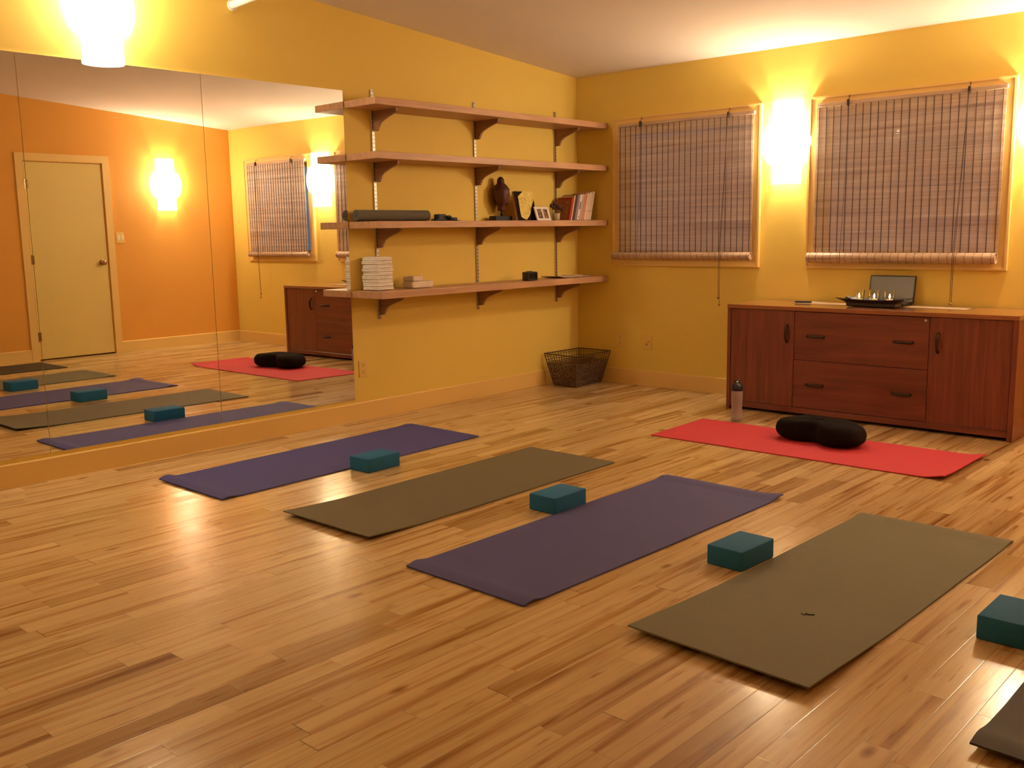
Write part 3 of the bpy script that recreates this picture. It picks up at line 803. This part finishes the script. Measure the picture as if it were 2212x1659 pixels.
# ================================================================ woven blinds
def make_blind(name_label, x0, x1, z0, z1, rx0, rx1, rz0, rz1, hooks, cordx, cordz, seed, pull):
    t = thing('woven_blind', name_label, 'blind', ((x0 + x1) / 2, -0.030, z0), group='woven bamboo blinds on the back wall')
    ox, oz = (x0 + x1) / 2, z0
    rnd = random.Random(seed)
    yb = -0.014
    MB().box(x0 - ox, x1 - ox, -0.012, 0.009, z1 - oz - 0.024, z1 - oz, 0.002).build('head_rail', MT['slat'], t)
    b = MB(); z = 0.012; H = z1 - oz - 0.026
    bmx = b.bm
    while z < H:
        h = rnd.choice([0.0042, 0.0046, 0.0050, 0.0055]); jx = rnd.uniform(-.003, .003)
        jy = rnd.uniform(-0.0006, 0.0006)
        xa, xb = x0 - ox + jx + 0.002, x1 - ox + jx - 0.002
        ya, yc = yb - 0.0011 + jy, yb + 0.0011 + jy
        v = [bmx.verts.new(p) for p in ((xa, ya, z), (xb, ya, z), (xb, ya, z + h), (xa, ya, z + h), (xa, yc, z), (xb, yc, z), (xb, yc, z + h), (xa, yc, z + h))]
        for f in ((0, 1, 2, 3), (5, 4, 7, 6), (4, 0, 3, 7), (1, 5, 6, 2), (3, 2, 6, 7), (4, 5, 1, 0)): bmx.faces.new([v[i] for i in f])
        z += h + rnd.choice([0.0004, 0.0005, 0.0007, 0.0011])
    b.build('slat_panel', MT['bamboo'], t)
    # warp strings
    b = MB(); n = 24
    for k in range(n):
        x = x0 - ox + (x1 - x0) * (k + 0.4) / (n - 0.2)
        b.box(x - 0.0019, x + 0.0019, yb - 0.0042, yb - 0.0019, 0.01, H)
    b.build('weave_strings', MT['string'], t)
    # rolled bottom
    r = (rz1 - rz0) / 2; cz = (rz0 + rz1) / 2 - oz
    b = MB(); nn = 28
    for k in range(nn):
        a0 = 2 * PI * k / nn; a1 = 2 * PI * (k + 0.93) / nn
        pts = []
        for (rr, a) in ((r, a0), (r, a1), (r - 0.003, a1), (r - 0.003, a0)):
            pts.append((rx0 - ox, -0.026 + rr * math.cos(a), cz + rr * math.sin(a)))
        b.prism(pts, (rx1 - rx0, 0, 0))
    for rr in (0.011, 0.018):
        b.tube([(rx0 - ox + 0.004, -0.026, cz), (rx1 - ox - 0.004, -0.026, cz)], rr, 18, cap=True) if rr == 0.018 else None
    nf = len(b.bm.faces)
    for k in range(n):
        x = rx0 - ox + (rx1 - rx0) * (k + 0.4) / (n - 0.2)
        b.tube([(x, -0.026 + (r + 0.001) * math.cos(a), cz + (r + 0.001) * math.sin(a)) for a in [2 * PI * q / 16 for q in range(16)]], 0.0012, 4, True)
    b.bm.faces.ensure_lookup_table()
    for f in b.bm.faces[nf:]: f.material_index = 1
    b.build('bottom_roll', [MT['slat'], MT['string']], t)
    for hx in hooks:
        b = MB(); x = hx - ox; zt = z1 - oz
        b.tube([(x, 0.008, zt + 0.030), (x, -0.006, zt + 0.034), (x + 0.002, -0.012, zt + 0.022), (x, -0.014, zt + 0.006)], 0.0022, 6)
        b.box(x - 0.007, x + 0.007, -0.030, -0.014, zt - 0.034, zt + 0.008, 0.003)
        b.tube([(x - 0.004, -0.022, zt - 0.01), (x + 0.004, -0.022, zt - 0.01)], 0.010, 12)
        b.build('hook', MT['handle'], t)
        MB().tube([(x, -0.024, zt - 0.02), (x - 0.003, -0.026, H * 0.5), (x - 0.005, -0.062, cz + r * 0.6), (x - 0.005, -0.058, cz - r)], 0.0016, 5).build('lift_cord', MT['string'], t) if (hx not in pull) else None
    x = cordx - ox; zt = z1 - oz
    b = MB()
    for q, (dx, zz) in enumerate(((-0.004, cordz[0]), (0.005, cordz[1]))):
        b.tube([(x + 0.002 * q, -0.030, zt - 0.02), (x - 0.012 + dx * .5, -0.045, H * 0.55), (x - 0.030 + dx, -0.068, cz), (x - 0.034 + dx, -0.060, zz - oz)], 0.0018, 6)
    pc = b.build('pull_cord', MT['string'], t)
    for q, (dx, zz) in enumerate(((-0.004, cordz[0]), (0.005, cordz[1]))):
        MB().lathe([(0.002, 0.0), (0.0065, -0.006), (0.008, -0.014), (0.006, -0.022), (0.002, -0.024)], (x - 0.034 + dx, -0.060, zz - oz), 10).build('bead', MT['brass'], pc, True)
    return t
make_blind('woven bamboo blind on the left window, nearest the shelves, its cord hanging free', 0.455, 1.652, 1.035, 2.085, 0.408, 1.652, 1.022, 1.078, (0.672, 1.447), 1.447, (0.757, 0.705), 3, (1.447,))
make_blind('woven bamboo blind on the right window above the wooden cabinet', 2.126, 3.332, 1.030, 2.085, 2.096, 3.326, 1.010, 1.078, (2.347, 3.115), 3.115, (0.772, 0.768), 8, (3.115,))
make_blind('woven bamboo blind right of the cabinet, seen only as a reflection in the mirror', 3.812, 4.880, 1.035, 2.085, 3.785, 4.890, 1.018, 1.074, (4.030, 4.690), 4.690, (0.60, 0.56), 12, (4.690,))

# ================================================================ outlets and switch
def outlet(label, loc, rz, kind='outlet'):
    t = thing('wall_outlet' if kind == 'outlet' else 'cable_plate', label, 'outlet' if kind == 'outlet' else 'wall plate', loc, rz)
    MB().box(-0.036, 0.036, -0.006, 0, -0.058, 0.058, 0.002).build('cover_plate', MT['plate'], t)
    if kind == 'outlet':
        for z in (-0.022, 0.022):
            s_ = MB().lathe([(0.017, 0.0), (0.017, 0.0025)], n=20); bmesh.ops.transform(s_.bm, matrix=Matrix.Translation((0, -0.0055, z)) @ Matrix.Rotation(PI / 2, 4, 'X'), verts=s_.bm.verts)
            so = s_.build('socket', MT['plate'], t)
            h = MB(); h.box(-0.008, -0.0055, -0.0088, -0.0078, z + 0.001, z + 0.009); h.box(0.0055, 0.008, -0.0088, -0.0078, z + 0.001, z + 0.009)
            h.tube([(0, -0.0088, z - 0.008), (0, -0.0078, z - 0.008)], 0.0028, 8); h.build('slots', MT['dark'], so)
    else:
        MB().tube([(0.006, -0.006, 0.008), (0.006, -0.014, 0.008)], 0.006, 10).build('jack', MT['brass'], t)
        MB().box(-0.018, -0.004, -0.008, -0.005, -0.022, -0.008).build('port', MT['brass'], t)
    return t
outlet('yellow painted outlet on the back wall, near the wicker basket', (0.448, 0, 0.358), 0)
outlet('yellow painted cable plate on the back wall, between the outlet and the cabinet', (0.722, 0, 0.352), 0, 'plate')
outlet('yellow painted outlet on the left wall, below the shelves beside the mirror', (0, -2.355, 0.350), PI / 2)
t = thing('light_switch', 'ivory double light switch beside the door, seen in the mirror', 'light switch', (RW, -1.425, 1.262), -PI / 2)
MB().box(-0.045, 0.045, -0.006, 0, -0.058, 0.058, 0.002).build('cover_plate', MT['plate'], t)
for x in (-0.018, 0.018): MB().box(x - 0.011, x + 0.011, -0.010, -0.005, -0.026, 0.026, 0.002).build('toggle', MT['ivory'], t)

# ================================================================ credenza
CX0, CX1, CY0, CY1, CH = 1.729, 3.603, -0.507, -0.022, 0.7344
cr = thing('credenza', 'long reddish cherry wood cabinet against the back wall under the right window', 'cabinet', ((CX0 + CX1) / 2, CY0, 0))
ox = (CX0 + CX1) / 2; dY = CY1 - CY0
X = lambda x: x - ox
MB().box(X(CX0), X(CX1), 0, dY, CH - 0.027, CH, 0.0015, 1).build('top', MT['cherryTop'], cr)
for a, c in ((CX0 + 0.002, CX0 + 0.027), (CX1 - 0.033, CX1 - 0.002)):
    MB().box(X(a), X(c), 0.002, dY, 0.001, CH - 0.0285, 0.001, 1).build('side_panel', MT['cherryZ'], cr)
b = MB(); b.box(X(CX0 + 0.028), X(CX1 - 0.034), 0.030, dY - 0.01, 0.060, CH - 0.029)
b.build('body', MT['dark'], cr)
MB().box(X(CX0 + 0.028), X(CX1 - 0.034), 0.004, 0.028, 0.022, 0.060, 0.001, 1).build('base_rail', MT['cherryX'], cr)
def handle(cx, cz, vert, parent, L=0.057, y0=0.008):
    pts = []; rr = []
    for k in range(13):
        s_ = k / 12 * 2 - 1
        o_ = -0.026 * (1 - s_ ** 4)
        pts.append((cx, y0 + o_, cz + s_ * L) if vert else (cx + s_ * L, y0 + o_, cz)); rr.append(0.0095 - 0.003 * abs(s_) ** 2 + (0.003 if abs(s_) > 0.9 else 0))
    MB().tube(pts, rr, 8).build('handle', MT['handle'], parent, True)
g = 0.0015; Z0, Z1_ = 0.0615, CH - 0.030; ZM = 0.3825
for (a, c, hx) in ((CX0 + 0.028, 2.229, 2.178), (3.104, CX1 - 0.034, 3.158)):
    dr = MB().box(X(a) + g, X(c) - g, 0.008, 0.028, Z0, Z1_, 0.001, 1).build('door', MT['cherryZ'], cr)
    handle(X(hx), 0.552, True, dr)
for (z0, z1, hz) in ((ZM, Z1_, 0.545), (Z0, ZM, 0.221)):
    dr = MB().box(X(2.229) + g, X(3.104) - g, 0.008, 0.028, z0 + g, z1 - g, 0.001, 1).build('drawer', MT['cherryX'], cr)
    for hx in (2.381, 2.951): handle(X(hx), hz, False, dr)
    if hz > 0.5:
        MB().tube([(X(3.079), 0.009, 0.683), (X(3.079), 0.002, 0.683)], 0.009, 16).build('lock', MT['metal'], dr, True)

# ---------------------------------------------------------------- things on the credenza
ZT_ = CH + 0.0004
b = MB(); nu = 60; g = []
pts0 = [(2.074, -0.228), (3.222, -0.238), (3.213, -0.035), (2.06, -0.035)]
for i in range(nu + 1):
    for j in range(9):
        u, v = i / nu, j / 8
        xa = pts0[0][0] * (1 - u) + pts0[1][0] * u; ya = pts0[0][1] * (1 - u) + pts0[1][1] * u
        xb = pts0[3][0] * (1 - u) + pts0[2][0] * u; yb = pts0[3][1] * (1 - u) + pts0[2][1] * u
        g.append((xa * (1 - v) + xb * v, ya * (1 - v) + yb * v))
T_ = [b.bm.verts.new((p[0], p[1], ZT_ + 0.0022 + 0.0006 * noise.noise(Vector((p[0] * 9, p[1] * 9, 0))))) for p in g]; B_ = [b.bm.verts.new((p[0], p[1], ZT_)) for p in g]
idx = lambda i, j: i * 9 + j
for i in range(nu):
    for j in range(8):
        b.bm.faces.new((T_[idx(i, j)], T_[idx(i + 1, j)], T_[idx(i + 1, j + 1)], T_[idx(i, j + 1)]))
        b.bm.faces.new((B_[idx(i, j)], B_[idx(i, j + 1)], B_[idx(i + 1, j + 1)], B_[idx(i + 1, j)]))
    for j in (0, 8): b.bm.faces.new((T_[idx(i, j)], T_[idx(i + 1, j)], B_[idx(i + 1, j)], B_[idx(i, j)]))
for j in range(8):
    for i in (0, nu): b.bm.faces.new((T_[idx(i, j)], T_[idx(i, j + 1)], B_[idx(i, j + 1)], B_[idx(i, j)]))
tag(b.build('table_runner', MT['runner'], None, True), 'thin beige woven runner laid along the cabinet top', 'table runner')
ZR = ZT_ + 0.0032
t = thing('remote_control', 'thin black remote lying on the left end of the runner', 'remote', (2.135, -0.185, ZR), 0.12)
MB().box(-0.055, 0.055, -0.018, 0.018, 0, 0.011, 0.003).build('case', MT['black'], t)
b = MB()
for i in range(4):
    for j in range(2): b.box(-0.035 + i * 0.02, -0.025 + i * 0.02, -0.011 + j * 0.013, -0.003 + j * 0.013, 0.0109, 0.0125)
b.build('buttons', plain('grey_buttons', (0.25, 0.2, 0.16), 0.4), t)
t = thing('highlight_sheet', 'pale sheet standing in for a glossy highlight on the runner behind the remote', 'paper', (2.185, -0.105, ZR), 0.1)  # bright highlight on the runner, put in as a pale thin sheet
MB().box(-0.06, 0.06, -0.035, 0.035, 0, 0.0012).build('sheet', plain('highlight_pale', (0.8, 0.7, 0.55), 0.25), t)

# black boat shaped tray
TX, TY = 2.668, -0.282
t = thing('candle_tray', 'black tray with pointed upturned corners holding three lit candles', 'tray', (TX, TY, ZR))
b = MB()
def ringpts(hx, hy, z, zc=0.0, pull=0.0, n=10):
    out = []
    cs = [(-hx, -hy), (hx, -hy), (hx, hy), (-hx, hy)]
    for i in range(4):
        a, c = cs[i], cs[(i + 1) % 4]
        for k in range(n):
            s_ = k / n; e = abs(2 * s_ - 1) ** 3
            x = a[0] * (1 - s_) + c[0] * s_; y = a[1] * (1 - s_) + c[1] * s_
            out.append((x * (1 + pull * e), y * (1 + pull * e * 0.6), z + zc * e))
    return out
prof_t = [(.150, .050, 0.0, 0, 0), (.160, .056, .006, 0, 0), (.160, .056, .022, 0, 0), (.168, .060, .030, .002, .02), (.205, .074, .044, .010, .09), (.205, .074, .047, .011, .09), (.168, .058, .036, .003, .02), (.155, .052, .030, 0, 0)]
rings = [[b.bm.verts.new(p) for p in ringpts(*q)] for q in prof_t]
for A, B in zip(rings, rings[1:]):
    for k in range(len(A)): b.bm.faces.new((A[k], A[(k + 1) % len(A)], B[(k + 1) % len(A)], B[k]))
b.bm.faces.new(list(reversed(rings[0]))); b.bm.faces.new(rings[-1])
b.build('tray_dish', plain('black_lacquer', (0.010, 0.008, 0.008), 0.3), t)
cl = ['leftmost of the three lit candles in glass cups on the black tray', 'middle of the three lit candles in glass cups on the black tray', 'rightmost of the three lit candles in glass cups on the black tray']
c0 = thing('votive_candle', cl[0], 'candle', (TX - 0.098, TY, ZR + 0.0306), group='lit candles in glass cups on the black tray')
cup(c0, 0.035, 0.078, taper=0.82)
MB().lathe([(0.019, 0.0045), (0.0195, 0.020)], n=20).build('wax', MT['wax'], c0, True)
MB().tube([(0, 0, 0.019), (0, 0, 0.026)], 0.001, 6).build('wick', MT['black'], c0)
b = MB(); b.lathe([(0.001, 0.024), (0.0052, 0.030), (0.0060, 0.036), (0.0038, 0.045), (0.0008, 0.055)], n=12); b.build('flame', MT['flame'], c0, True)
for i in (1, 2):
    c = copy_tree(c0); c.location = (TX - 0.098 + 0.1 * i, TY, ZR + 0.0306); c['label'] = cl[i]

# laptop
t = thing('laptop', 'small open dark laptop with a blank screen behind the candle tray', 'laptop', (2.690, -0.058, ZR), -0.06)
MB().box(-0.150, 0.150, -0.145, 0.0, 0.0, 0.016, 0.003).build('base', MT['black'], t)
b = MB()
for i in range(12):
    for j in range(4): b.box(-0.132 + i * 0.0222, -0.114 + i * 0.0222, -0.085 + j * 0.018, -0.071 + j * 0.018, 0.0158, 0.0175)
b.build('keyboard', plain('grey_keys', (0.16, 0.14, 0.12), 0.35), t)
lm = Matrix.Translation((0, -0.004, 0.014)) @ Matrix.Rotation(math.radians(-9), 4, 'X')
ld = MB().box(-0.155, 0.155, 0, 0.010, 0, 0.178, 0.003, mat=lm).build('lid', MT['black'], t)
MB().box(-0.147, 0.147, -0.0012, 0.001, 0.008, 0.170, mat=lm).build('screen', MT['screen'], ld)

# ================================================================ bottle, basket, cushion
t = thing('water_bottle', 'clear plastic water bottle with a dark cap standing by the cabinet corner', 'bottle', (2.030, -0.885, 0.0006))
b = MB(); b.lathe([(0.030, 0.0), (0.036, 0.006), (0.037, 0.03), (0.0345, 0.07), (0.0345, 0.10), (0.037, 0.14), (0.037, 0.195), (0.033, 0.205), (0.031, 0.205), (0.035, 0.193), (0.035, 0.14), (0.0325, 0.10), (0.0325, 0.07), (0.035, 0.03), (0.034, 0.008)], n=28)
b.build('bottle_body', MT['bottle'], t, True)
b = MB(); b.lathe([(0.035, 0.203), (0.0355, 0.205), (0.0355, 0.236), (0.030, 0.246), (0.022, 0.252), (0.016, 0.254)], n=28)
cp = smooth_by_angle(b.build('cap', MT['cap'], t))
MB().tube([(-0.018, 0, 0.247), (-0.016, 0, 0.262), (-0.004, 0, 0.272), (0.010, 0, 0.270), (0.018, 0, 0.258), (0.020, 0, 0.246)], 0.0055, 8).build('carry_loop', MT['cap'], cp, True)
MB().lathe([(0.006, 0.254), (0.009, 0.262), (0.006, 0.270)], (0.004, -0.004, -0.002), 12).build('spout', MT['metal'], cp, True)

t = thing('wicker_basket', 'dark woven wicker basket with a wire rim in the room corner', 'basket', (0, 0, 0.001))
top = [Vector((0.025, -0.478, .262)), Vector((0.388, -0.520, .262)), Vector((0.358, -0.022, .262)), Vector((0.022, -0.022, .262))]
bot = [Vector((0.078, -0.424, 0.004)), Vector((0.325, -0.444, 0.004)), Vector((0.292, -0.065, 0.004)), Vector((0.072, -0.062, 0.004))]
def rim_pt(s_, zf):
    i = int(s_) % 4; f = s_ - int(s_)
    a = bot[i].lerp(top[i], zf); c = bot[(i + 1) % 4].lerp(top[(i + 1) % 4], zf)
    return a.lerp(c, f)
def outw(p, cpt): v = Vector((p.x - cpt.x, p.y - cpt.y, 0)); v.normalize(); return v
cen = sum(top, Vector()) / 4
b = MB(); b.tube(top, 0.0042, 8, True); b.tube([rim_pt(i, 0.0) for i in range(4)], 0.004, 8, True)
for i in range(4): b.tube([bot[i], top[i]], 0.0038, 8)
b.build('wire_frame', MT['wire'], t)
b = MB(); NS = 13
for i in range(4):
    for k in range(1, NS): b.tube([rim_pt(i + k / NS, 0), rim_pt(i + k / NS, 1)], 0.0019, 5)
for zf in (0.80, 0.92): b.tube([rim_pt(i + k / 4, zf) for i in range(4) for k in range(4)], 0.0016, 5, True)
b.build('wire_grid', MT['wire'], t)
b = MB(); rows = 19
for r_ in range(rows):
    zf = 0.02 + 0.70 * r_ / (rows - 1)
    pts = []
    for i in range(4):
        for k in range(2 * NS):
            s_ = i + k / (2 * NS); p = rim_pt(s_, zf)
            o_ = outw(p, cen) * (0.0042 * math.sin(PI * (k + (r_ % 2)*1.0) + (0 if k % 2 else PI/2)) if k % 2 == 0 else 0)
            sg = (1 if ((k // 2) + r_) % 2 else -1) if k % 2 == 0 else 0
            pts.append(p + outw(p, cen) * (0.0045 * sg) + Vector((0, 0, 0.0025 * math.sin(k * 1.7 + r_ * 2.1))))
    b.tube(pts, 0.0027, 5, True)
b.build('weave', MT['wicker'], t)
MB().prism([bot[0] + Vector((.004, .004, 0)), bot[1] + Vector((-.004, .004, 0)), bot[2] + Vector((-.004, -.004, 0)), bot[3] + Vector((.004, -.004, 0))], (0, 0, 0.004)).build('bottom', MT['wicker'], t)

t = thing('meditation_cushion', 'dark brown crescent meditation cushion on the red mat', 'cushion', (2.752, -1.152, 0.0075), math.radians(-9))
b = MB(); n1, n2 = 72, 22; rings = []
for j in range(n2 + 1):
    ph = -PI / 2 + PI * j / n2
    cr_ = max(0.0, math.cos(ph)) ** 0.33; sz = math.copysign(abs(math.sin(ph)) ** 0.85, math.sin(ph))
    rg = []
    for k in range(n1):
        a = 2 * PI * k / n1
        rx, ry = 0.274, 0.162
        x = rx * math.copysign(abs(math.cos(a)) ** 0.85, math.cos(a)); y = ry * math.copysign(abs(math.sin(a)) ** 0.85, math.sin(a))
        notch = math.exp(-((x + 0.01) / 0.075) ** 2)
        if y < 0: y += notch * 0.070 * min(1, -y / 0.1)
        y -= 0.25 * x * x * 2.2 * (1 if y < 0 else 0.9)
        top_ = 0.070 - 0.004 * notch - 0.006 * noise.noise(Vector((x * 8, y * 8, 1)))
        z = 0.060 + sz * (top_ if sz > 0 else 0.060)
        if abs(sz) < 0.7:
            fold = 0.003 * math.sin(k * 1.9 + j) * (1 - abs(sz))
            cc = cr_ + fold * 3
        else: cc = cr_
        q = Vector((x * cc * 12, y * cc * 12, z * 12)); dn = noise.noise(q) * 0.006
        rg.append(b.bm.verts.new((x * cc * (1 + dn), y * cc + dn, max(0.0, z + (dn if sz > 0 else 0)))))
    rings.append(rg)
for A, B in zip(rings, rings[1:]):
    for k in range(n1): b.bm.faces.new((A[k], A[(k + 1) % n1], B[(k + 1) % n1], B[k]))
bmesh.ops.remove_doubles(b.bm, verts=b.bm.verts, dist=1e-5)
b.build('cushion_cover', MT['cushion'], t, True)

# ================================================================ yoga mats
def make_mat(label, cs, mat, zf, th=0.0055, group='yoga mats laid out on the floor'):
    """cs: corners (near-left, near-right, far-right, far-left); zf(a, b, w, L) = height of underside, a across, b along, in metres"""
    P = [Vector((c[0], c[1], 0)) for c in cs]
    cx = sum((p.x for p in P)) / 4; cy = sum((p.y for p in P)) / 4
    d = (P[3] - P[0]).normalized(); ang = math.atan2(d.y, d.x) - PI / 2
    wd = (P[1] - P[0]).length; L = (P[3] - P[0]).length
    b = MB(); nu, nv = 20, 84; T_ = []; B_ = []
    R_ = Matrix.Rotation(-ang, 3, 'Z')
    for j in range(nv + 1):
        v = j / nv; v = v + 0.12 * math.sin(2 * PI * v) / (2 * PI) * -1
        for i in range(nu + 1):
            u = i / nu
            p = P[0] * (1 - u) * (1 - v) + P[1] * u * (1 - v) + P[2] * u * v + P[3] * (1 - u) * v
            q = R_ @ (p - Vector((cx, cy, 0)))
            a_, l_ = u * wd, v * L
            z = max(0.0006, zf(a_, l_, wd, L) + 0.0006 + 0.0006 * (noise.noise(Vector((a_ * 5, l_ * 5, cx))) + 0.6))
            e = 0.002 * noise.noise(Vector((l_ * 3, a_ * 3, cx * 2)))
            T_.append(b.bm.verts.new((q.x + e, q.y + e, z + th))); B_.append(b.bm.verts.new((q.x + e, q.y + e, z)))
    idx = lambda i, j: j * (nu + 1) + i
    for j in range(nv):
        for i in range(nu):
            b.bm.faces.new((T_[idx(i, j)], T_[idx(i + 1, j)], T_[idx(i + 1, j + 1)], T_[idx(i, j + 1)]))
            b.bm.faces.new((B_[idx(i, j)], B_[idx(i, j + 1)], B_[idx(i + 1, j + 1)], B_[idx(i + 1, j)]))
        for i in (0, nu): b.bm.faces.new((T_[idx(i, j)], T_[idx(i, j + 1)], B_[idx(i, j + 1)], B_[idx(i, j)]))
    for i in range(nu):
        for j in (0, nv): b.bm.faces.new((T_[idx(i, j)], T_[idx(i + 1, j)], B_[idx(i + 1, j)], B_[idx(i, j)]))
    o = smooth_by_angle(b.build('yoga_mat', mat), 0.9)
    o.location = (cx, cy, 0); o.rotation_euler = (0, 0, ang)
    return tag(o, label, 'yoga mat', group)
gs = lambda x, c, s_: math.exp(-((x - c) / s_) ** 2)
sm = lambda x: max(0.0, min(1.0, x)) ** 2 * (3 - 2 * max(0.0, min(1.0, x)))
make_mat('purple yoga mat nearest the mirror wall', [(0.470, -4.117), (1.087, -4.117), (1.038, -2.292), (0.399, -2.286)], MT['purple'],
         lambda a, l, w, L: 0.014 * gs(l, 0.045, 0.040) * (0.6 + 0.5 * sm((w - a) / w)) + 0.006 * gs(l, L - 0.05, 0.04))
make_mat('narrow looking olive green yoga mat between the two purple mats', [(1.530, -4.075), (2.128, -4.072), (2.103, -2.329), (1.491, -2.325)], MT['olive'],
         lambda a, l, w, L: 0.016 * max(0, 1 - l / 0.34) ** 1.25)
make_mat('ribbed purple yoga mat in the middle of the floor', [(2.485, -4.179), (3.097, -4.193), (3.134, -2.401), (2.483, -2.380)], MT['plum'],
         lambda a, l, w, L: 0.010 * gs(l, 0.05, 0.035) + 0.008 * gs(l, L - 0.06, 0.035) + 0.012 * gs(l, L, 0.05) * sm((a - w + 0.12) / 0.12))
mk = make_mat('large khaki green yoga mat in the right foreground, front edge lifted', [(3.489, -4.140), (4.108, -4.170), (4.141, -2.430), (3.524, -2.423)], MT['olive2'],
         lambda a, l, w, L: 0.021 * max(0, 1 - l / 0.60) ** 1.1 + 0.006 * gs(l, L - 0.05, 0.04))
make_mat('dark brown green yoga mat cut by the bottom right corner of the photo', [(4.523, -4.180), (5.133, -4.195), (5.128, -2.455), (4.518, -2.440)], MT['brown'],
         lambda a, l, w, L: 0.014 * max(0, 1 - l / 0.30) ** 1.2 + 0.010 * gs(l, 0.06, 0.05))
make_mat('bright red yoga mat under the dark cushion', [(3.603, -1.628), (3.600, -0.979), (1.828, -0.968), (1.848, -1.609)], MT['red'],
         lambda a, l, w, L: 0.014 * gs(l, 0.0, 0.05) + 0.008 * gs(l, 0.02, 0.07) * gs(a, 0, 0.10))

_x = Vector((3.862, -3.664, 0)) - mk.location; _x = Matrix.Rotation(-mk.rotation_euler.z, 3, 'Z') @ Vector((_x.x, _x.y, 0))
MB().tube([(_x.x - 0.020, _x.y - 0.006, 0.0108), (_x.x - 0.004, _x.y - 0.012, 0.0108), (_x.x - 0.010, _x.y + 0.004, 0.0108), (_x.x + 0.004, _x.y + 0.001, 0.0108), (_x.x + 0.016, _x.y + 0.014, 0.0108)], 0.0022, 6).build('printed_mark', MT['dark'], mk)

# foam blocks
def block(label, x, y, a):
    o = MB().box(0, 0.152, 0, 0.229, 0, 0.0765, 0.0055, 3).build('yoga_block', MT['block'])
    smooth_by_angle(o, 0.5)
    o.location = (x, y, 0.0006); o.rotation_euler = (0, 0, a)
    return tag(o, label, 'yoga block', 'teal foam yoga blocks')
block('teal foam block beside the purple mat nearest the mirror', 1.0737, -3.3354, 0.0283)
block('teal foam block at the left edge of the ribbed purple mat', 2.3319, -3.2965, -0.002)
block('teal foam block at the left edge of the large khaki mat', 3.3366, -3.419, -0.045)
block('teal foam block cut by the right edge of the photo', 4.3241, -3.489, 0.0)
